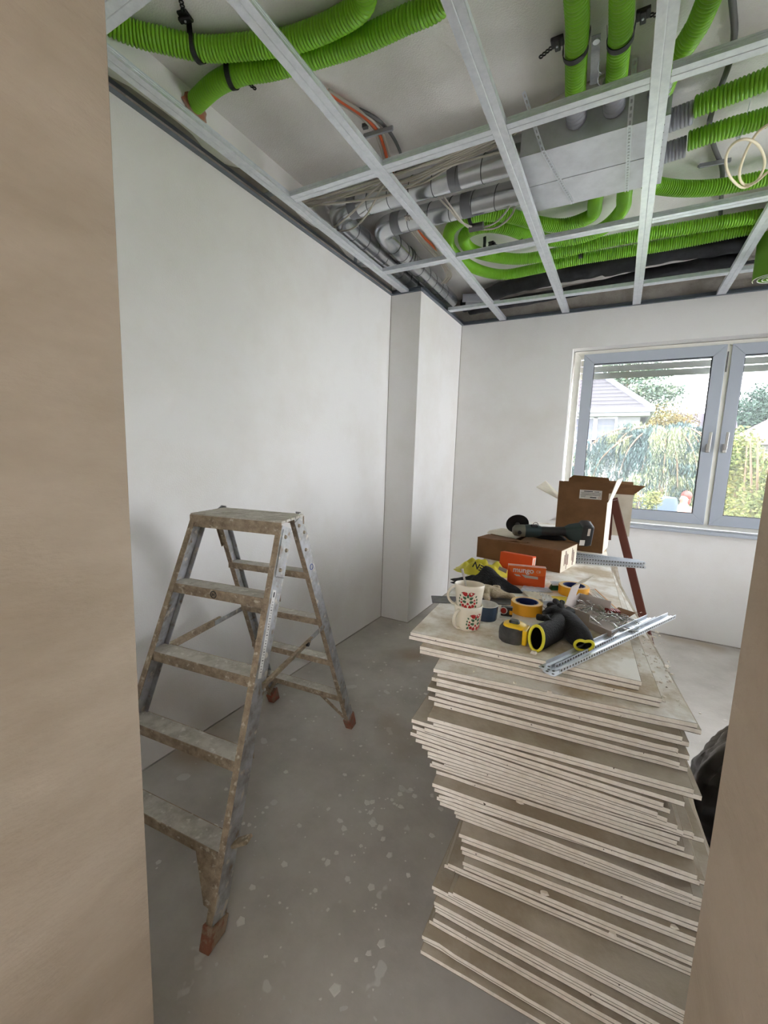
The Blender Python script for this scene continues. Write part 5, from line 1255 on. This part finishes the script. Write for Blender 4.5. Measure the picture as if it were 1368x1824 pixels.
def leaves(mb, c, r, n, s, rnd, sq=(1,1,1), shell=.5):
    c = Vector(c)
    for _ in range(n):
        v = Vector((rnd.gauss(0,1), rnd.gauss(0,1), rnd.gauss(0,1))).normalized()*(shell+(1-shell)*rnd.random())*r
        p = c+Vector((v.x*sq[0], v.y*sq[1], v.z*sq[2])); a = Vector((rnd.gauss(0,1), rnd.gauss(0,1), rnd.gauss(0,.6))).normalized(); b = a.cross(Vector((rnd.gauss(0,1), rnd.gauss(0,1), rnd.gauss(0,1)))).normalized(); q = s*(.6+.8*rnd.random())
        mb.quad(p-a*q, p+b*q*.5, p+a*q, p-b*q*.5)
def tree(name, base, label, blobs, lm, n, s, trunk_r, cat, group=None, seed=1, trunk_top=None, shell=.35):
    base = Vector(base); t = thing(name, base, label, cat, group); rnd = random.Random(seed)
    tt = Vector(trunk_top) if trunk_top else Vector(blobs[0][0])
    mb = MB(); mb.tube(spline([base, base.lerp(tt,.5)+Vector((.05,0,0)), tt], .3), lambda u: trunk_r*(1-.7*u), 8)
    for c, r, sq in blobs: mb.tube([base.lerp(tt,.55), Vector(c)], lambda u: trunk_r*.35*(1-.7*u), 6)
    mb.build('trunk', M_BARK, t, smooth=60)
    mb = MB()
    for c, r, sq in blobs: leaves(mb, c, r, n, s, rnd, sq, shell)
    o = mb.build('foliage', lm, t, recalc=False); o['kind'] = 'stuff'
    return t
# the house on the left
HY = 20
e0 = at(1162,726,y=HY); wr = at(1139,760,y=HY+.6); ez = e0.z
hx0, hx1 = e0.x-11, wr.x
t = thing('house', ((hx0+hx1)/2, HY+4, GR), 'white rendered house with grey hipped roof behind the weeping cedar', 'house')
MB().span((hx0,HY+.6,GR), (hx1,HY+8.5,ez-.05)).build('walls', M_RENDER, t)
rx0, rx1, ry0, ry1 = hx0-.6, e0.x, HY, HY+9.1; rz = ez+3.9; hw = 4.55
mb = MB(); v = [mb.p(p) for p in ((rx0,ry0,ez),(rx1,ry0,ez),(rx1,ry1,ez),(rx0,ry1,ez),(rx0+hw,HY+hw,rz),(rx1-hw,HY+hw,rz))]
for f in ((0,1,5,4),(1,2,5),(2,3,4,5),(3,0,4),(3,2,1,0)): mb.face([v[k] for k in f])
roof = mb.build('roof', M_ROOF, t)
mb = MB()
for k in range(1,22):                                                 # courses of the slates
    u = k/22; a = Vector((rx0,ry0,ez)).lerp(Vector((rx0+hw,HY+hw,rz)),u); b = Vector((rx1,ry0,ez)).lerp(Vector((rx1-hw,HY+hw,rz)),u); mb.bar(a+Vector((0,-.02,.01)), b+Vector((0,-.02,.01)),   .02, .008)
cs_ = mb.build('slate_course', M_ROOF, roof); cs_['kind'] = 'stuff'
MB().bar(Vector((rx1,ry0,ez)), Vector((rx1-hw,HY+hw,rz)), .22, .12).build('hip_ridge', M_GUT, roof)
mb = MB(); mb.span((rx0,ry0-.10,ez-.16), (rx1+.10,ry0,ez)); mb.span((rx1,ry0,ez-.16), (rx1+.1,ry1,ez)); mb.build('gutter', M_GUT, t)
mb = MB(); mb.span((rx0,ry0+.02,ez-.30), (rx1-.05,ry0+.6,ez-.1)); mb.build('fascia', M_RENDER, t)
wa, wb = at(1047,742,y=HY+.55), at(1097,777,y=HY+.55)
fx0, fx1, fz0, fz1 = wa.x-1.0, wb.x, wb.z-.25, wa.z
wn = MB(); ring_frame(wn, fx0, fx1, fz0, fz1, .09, HY+.52, HY+.62); wn.span((.5*(fx0+fx1)-.08+.25,HY+.52,fz0), (.5*(fx0+fx1)+.08+.25,HY+.62,fz1)); wf_ = wn.build('window', M_PVC, t)
mx = .5*(fx0+fx1)+.25
for x0, x1 in ((fx0+.09,mx-.08),(mx+.08,fx1-.09)):
    for i in range(3):
        for j in range(3):
            a0, a1 = x0+(x1-x0)*i/3+.02, x0+(x1-x0)*(i+1)/3-.02; b0, b1 = fz0+.09+(fz1-fz0-.18)*j/3+.02, fz0+.09+(fz1-fz0-.18)*(j+1)/3-.02
            MB().span((a0,HY+.58,b0), (a1,HY+.595,b1)).build('pane', M_PANE, wf_)
# second house: ribbed dark roof with a skylight
RY = 38; a, b = at(1205,737,y=RY), at(1262,737,y=RY); c_ = at(1190,780,y=RY-2.5)
t = thing('house', (a.x+3,RY+2,GR), 'far house showing a ribbed grey roof and one skylight behind the autumn tree', 'house')
mb = MB(); mb.span((c_.x+.4,RY-1.9,GR), (a.x+3.2,RY+3,c_.z-.5)); mb.build('walls', M_RENDER, t)
mb = MB(); x0, x1 = a.x-.2, a.x+3.4; mb.rings([[(x0,RY,a.z),(x1,RY,a.z),(x1,RY-2.6,c_.z-.4),(x0-.8,RY-2.6,c_.z-.4)], [(x0,RY,a.z-.15),(x1,RY,a.z-.15),(x1,RY-2.6,c_.z-.55),(x0-.8,RY-2.6,c_.z-.55)]]); mb.rings([[(x0,RY,a.z),(x1,RY,a.z),(x1,RY+3.5,c_.z-.4),(x0-.8,RY+3.5,c_.z-.4)], [(x0,RY,a.z-.15),(x1,RY,a.z-.15),(x1,RY+3.5,c_.z-.55),(x0-.8,RY+3.5,c_.z-.55)]]); r2_ = mb.build('roof', M_ROOF2, t)
for k in range(10):
    x = x0+.1+.36*k; MB().bar((x,RY-.02,a.z+.03), (x-.4,RY-2.6,c_.z-.37), .12, .10).build('roof_rib', M_ROOF2, r2_)
s_ = at(1226,763,y=RY-1.7); MB().box((s_.x,RY-1.62,s_.z+.05), (.95,.8,.10), Matrix.Rotation(math.atan2(a.z-c_.z+.4,2.6), 3, 'X')).build('skylight', M_PVC, r2_)
# third house: brown hipped roof at the right
a, b, c_ = at(1368,752,y=26), at(1322,780,y=26), at(1322,792,y=26)
t = thing('house', (b.x+5,29,GR), 'house with red-brown roof beyond the right sash, behind the leafy shrub', 'house')
MB().span((b.x+.3,26.2,GR), (b.x+10,32,c_.z)).build('walls', M_RENDER, t)
mb = MB(); x0 = b.x-.3; v = [mb.p(p) for p in ((x0,25.6,c_.z),(x0+11,25.6,c_.z),(x0+11,32.5,c_.z),(x0,32.5,c_.z),(x0+3.6,29,c_.z+2.6),(x0+7.4,29,c_.z+2.6))]
for f in ((0,1,5,4),(1,2,5),(2,3,4,5),(3,0,4),(3,2,1,0)): mb.face([v[k] for k in f])
mb.build('roof', M_ROOF3, t)
# trees
p = at(1120,700,y=34)
tree('pine_tree', (p.x,34,GR), 'tall spreading pine tree behind the grey roofed house', [(at(px,py,y=34+dy), r, (1.5,1,.45)) for px, py, dy, r in ((1110,672,0,1.9),(1070,690,1,2.2),(1135,690,-.5,1.9),(1160,705,0,1.7),(1172,698,.5,1.1),(1100,715,0,2.2),(1140,725,0,1.9),(1150,745,0,1.5),(1060,660,0,2.2),(1120,655,0,1.9),(1160,665,1,1.0))], M_PINE, 900, .11, .30, 'tree', seed=3, trunk_top=at(1118,640,y=34))
p = at(1190,760,y=31)
tree('autumn_tree', (p.x,31,GR), 'rounded yellow-brown tree between the white house and ribbed roof', [(at(px,py,y=31), r*1.15, (1.1,.6,.9)) for px, py, r in ((1190,752,1.3),(1172,765,1.1),(1205,765,1.0),(1180,778,1.2),(1200,785,1.0),(1158,770,1.0),(1148,785,1.0))], M_AUT, 1700, .065, .16, 'tree', seed=5)
p = at(1345,740,y=45)
tree('far_tree', (p.x,45,GR), 'distant hazy green trees above the red-brown roof', [(at(px,py,y=45), r, (1,1,1.1)) for px, py, r in ((1350,735,2.0),(1338,750,1.8),(1362,728,2.0),(1330,762,1.6),(1372,738,2.2),(1390,735,2.5))], M_FARL, 1600, .13, .3, 'tree', seed=6)
# weeping cedar: arching limbs hung with curtains of drooping twigs
CYD = 12.0; base = at(1172,868,y=CYD); base.z = GR
t = thing('weeping_cedar', base, 'wide weeping blue cedar with hanging branches, in front of the white house', 'tree')
rnd = random.Random(12); limbs = MB(); dark, lit = MB(), MB()
tp = at(1178,775,y=CYD)
limbs.tube(spline([base, base.lerp(tp,.6)+Vector((-.1,.1,0)), tp], .15), lambda u: .17*(1-.55*u), 9)
limb_lines = []
for px, py, dy in ((1040,800,.3),(1062,784,-.2),(1085,776,.5),(1105,782,-.3),(1130,775,.4),(1155,776,-.2),(1195,776,.3),(1215,790,-.3),(1240,780,.2),(1258,785,-.2),(1275,790,.4),(1120,800,-.8),(1150,812,-1.0),(1185,795,-1.0),(1205,815,-.9),(1075,812,-.7),(1235,805,-.8)):
    e = at(px, py, y=CYD+dy); P = spline([tp-Vector((0,0,.25)), tp.lerp(e,.5)+Vector((0,dy*.3,.22)), e, e+(e-tp).normalized()*.25-Vector((0,0,.5))], .12); limb_lines.append(P)
    limbs.tube(P, lambda u: .022*(1-.8*u)+.004, 6)
limbs.build('limbs', M_BARK, t, smooth=60)
for P in limb_lines:
    n = len(P)
    for cl_ in range(9):
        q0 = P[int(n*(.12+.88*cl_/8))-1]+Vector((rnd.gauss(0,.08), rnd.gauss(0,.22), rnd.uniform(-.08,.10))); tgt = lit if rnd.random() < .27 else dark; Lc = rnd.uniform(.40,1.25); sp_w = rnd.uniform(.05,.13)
        for _ in range(22):
            q = q0+Vector((rnd.gauss(0,sp_w), rnd.gauss(0,.08), rnd.uniform(-.04,.05))); L = Lc*rnd.uniform(.6,1.1)
            dx_, dy_ = (q.x-q0.x)*.8+rnd.gauss(0,.04), rnd.gauss(0,.08); m_ = int(L/.045)
            for k in range(m_):
                u = k/m_; c = q+Vector((dx_*u+.02*math.sin(k*.8), dy_*u, -L*u*u*.35-L*u*.65)); a = rnd.uniform(0,2*PI); s = .046*(1-.5*u)
                d1 = Vector((math.cos(a)*.55, math.sin(a)*.55, -1))*s; d2_ = Vector((-math.sin(a), math.cos(a), 0))*s*.30
                tgt.quad(c-d1, c+d2_, c+d1, c-d2_)
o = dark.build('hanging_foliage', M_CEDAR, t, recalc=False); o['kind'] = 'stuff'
o = lit.build('sunlit_foliage', M_CEDARL, t, recalc=False); o['kind'] = 'stuff'  # clumps in sunlight: the sun on them is put into the leaf colour
# shrubs
def shrub(px, py, y, r, label, lm, n=420, s=.07, seed=1, stems=5, sq=(1,1,1.1), name='shrub', group=None):
    c = at(px, py, y=y); rnd = random.Random(seed); t = thing(name, (c.x,y,GR), label, 'shrub', group); mb = MB()
    for k in range(stems):
        e = c+Vector((rnd.uniform(-.6,.6)*r, rnd.uniform(-.4,.4)*r, rnd.uniform(.2,.9)*r)); mb.tube([Vector((c.x+rnd.uniform(-.1,.1),y,GR)), Vector((c.x,y,GR)).lerp(e,.6), e], lambda u: .025*(1-.7*u), 6)
    mb.build('stems', M_BARK, t); mb = MB()
    for k in range(5): leaves(mb, c+Vector((rnd.uniform(-.55,.55)*r*sq[0], rnd.uniform(-.3,.3)*r, rnd.uniform(-.6,.6)*r*sq[2])), r*.62, n//5, s, rnd, (1,1,1), .3)
    o = mb.build('foliage', lm, t, recalc=False); o['kind'] = 'stuff'
shrub(1345,868,7.6,.62,'tall leafy shrub filling the right sash, nearest the glass', M_SHR, 9000, .024, 21, 7, (1,1,1.5))
shrub(1308,890,9.6,.58,'yellow-brown shrub beside the tall leafy shrub, left of it', M_YELL, 5000, .02, 22, 5, (.8,1,1.4))
shrub(1392,852,6.3,.55,'leafy shrub at the far right of the right sash', M_SHR, 7000, .024, 26, 6, (1,1,1.3))
shrub(1205,870,13.5,.55,'pale yellow-green bush right of the cedar trunk', M_SHR, 2200, .036, 23, 4, (1.5,1,.7))
shrub(1240,845,15.0,.5,'small golden bush at the right of the left sash', M_YELL, 1500, .04, 24, 4)
shrub(1146,898,9.0,.28,'low green bush under the left sash by the sheeted table', M_SHR, 1600, .026, 25, 4, (1.4,1,.8))
# garden table under a pale sheet
c = at(1152,886,y=10.0); t = thing('garden_table', (c.x,10.0,GR), 'garden table under a pale blue sheet, seen low in the left sash', 'table')
M_SHEET = mat('pale_sheet', S(58,72,94), .8)
mb = MB(); n = 20; rg = []
for z, f in ((c.z+.02,.55),(c.z+.03,1.0),(c.z-.10,1.06),(GR+.35,1.12)): rg.append([(c.x+.50*f*math.cos(2*PI*k/n)*(1+.05*math.sin(k*2.5)*(f>1)), 10.0+.40*f*math.sin(2*PI*k/n)*(1+.05*math.sin(k*2.5)*(f>1)), z) for k in range(n)])
mb.rings(rg); mb.build('sheet', M_SHEET, t, smooth=40)
for sx in (-.35,.35):
    for sy in (-.2,.2): MB().cyl((c.x+sx,10.0+sy,GR), (c.x+sx,10.0+sy,c.z), .02, 8).build('leg', M_GALVD, t)
c = at(1195,905,y=7.9)
for k, (dx_, rz_, lb) in enumerate(((-.22,.3,'left'), (.46,-.4,'right'))):
    t = thing('garden_chair', (c.x+dx_,7.9,GR), f'pale blue-white garden chair low in the left sash, {lb} one', 'chair', 'garden chairs'); M = TR((c.x+dx_,7.9,GR), rz_)
    MB(M).box((0,0,.43), (.44,.42,.03)).build('seat', M_SHEET, t, bevel=.008)
    mb = MB(M); mb.rings([[(-.21,.20,.44),(.21,.20,.44),(.17,.32,.92),(-.17,.32,.92)], [(-.21,.225,.44),(.21,.225,.44),(.17,.345,.92),(-.17,.345,.92)]]); mb.build('backrest', M_SHEET, t, bevel=.008)
    for sx in (-.19,.19):
        for sy in (-.18,.18): MB(M).cyl((sx*1.1,sy*1.1,0), (sx,sy,.43), .018, 8).build('leg', M_SHEET, t)
# the person sitting in the garden
M_SKIN = mat('skin', S(176,128,108), .6); M_HAIR = mat('red_hair', S(120,44,36), .6); M_TOP = mat('pale_pink_top', S(150,122,122), .8); M_TRS = mat('dark_trousers', S(62,76,98), .85)
h = at(1219,887,y=10.6); X, Y_ = h.x, 10.6; hz = h.z
st = Vector((X,Y_,hz-.78))
t = thing('person', (X,Y_,GR), 'person with red hair and pale top sitting in the garden, low in the left sash', 'person')
V = [(X,Y_,hz-.70),(X,Y_,hz-.45),(X,Y_-.01,hz-.24),(X,Y_-.01,hz-.14),(X,Y_-.02,hz-.02),(X,Y_-.025,hz+.06),
     (X-.17,Y_,hz-.25),(X-.22,Y_-.10,hz-.48),(X-.10,Y_-.30,hz-.56),(X+.17,Y_,hz-.25),(X+.22,Y_-.10,hz-.48),(X+.10,Y_-.30,hz-.56),
     (X-.10,Y_-.08,hz-.74),(X-.11,Y_-.44,hz-.72),(X-.11,Y_-.46,GR+.09),(X-.11,Y_-.60,GR+.035),(X+.10,Y_-.08,hz-.74),(X+.11,Y_-.44,hz-.72),(X+.11,Y_-.46,GR+.09),(X+.11,Y_-.60,GR+.035)]
Ed = [(0,1),(1,2),(2,3),(3,4),(4,5),(2,6),(6,7),(7,8),(2,9),(9,10),(10,11),(0,12),(12,13),(13,14),(14,15),(0,16),(16,17),(17,18),(18,19)]
Rd = [.15,.13,.12,.05,.085,.075,.06,.045,.032,.06,.045,.032,.09,.07,.045,.035,.09,.07,.045,.035]
skin_mesh('body', V, Ed, Rd, M_SKIN, t)
Vt = V[:3]+[V[6],V[7],V[9],V[10]]; skin_mesh('top', Vt, [(0,1),(1,2),(2,3),(3,4),(2,5),(5,6)], [.165,.145,.125,.072,.058,.072,.058], M_TOP, t)
skin_mesh('trousers', [V[0]]+V[12:15]+V[16:19], [(0,1),(1,2),(2,3),(0,4),(4,5),(5,6)], [.16,.10,.082,.055,.10,.082,.055], M_TRS, t)
mb = MB(); mb.ball((X+.035,Y_+.02,hz+.05), .102, 14, 10, (.95,1.05,1.0)); mb.ball((X+.06,Y_+.03,hz-.05), .075, 12, 8, (.8,1,1.4)); mb.build('hair', M_HAIR, t, smooth=80)
mb = MB()
for d_ in ((-.082,-.050),(-.045,-.088)): mb.ball((X+d_[0],Y_-.02+d_[1],hz+.01), .010, 8, 6)
mb.build('eyes', M_INK, t); MB().ball((X-.078,Y_-.105,hz-.018), .014, 8, 6, (1,1,1.2)).build('nose', M_SKIN, t, smooth=80); MB().ball((X-.066,Y_-.088,hz-.052), .016, 8, 6, (1,1,.4)).build('mouth', M_RED, t, smooth=80)
for sx in (-.24,.24): MB().span((X+sx-.02,Y_-.2,GR), (X+sx+.02,Y_+.22,hz-.83)).build('bench_leg', M_TIMBER, t)
MB().span((X-.3,Y_-.22,hz-.87), (X+.3,Y_+.22,hz-.83)).build('bench_plank', M_TIMBER, t)
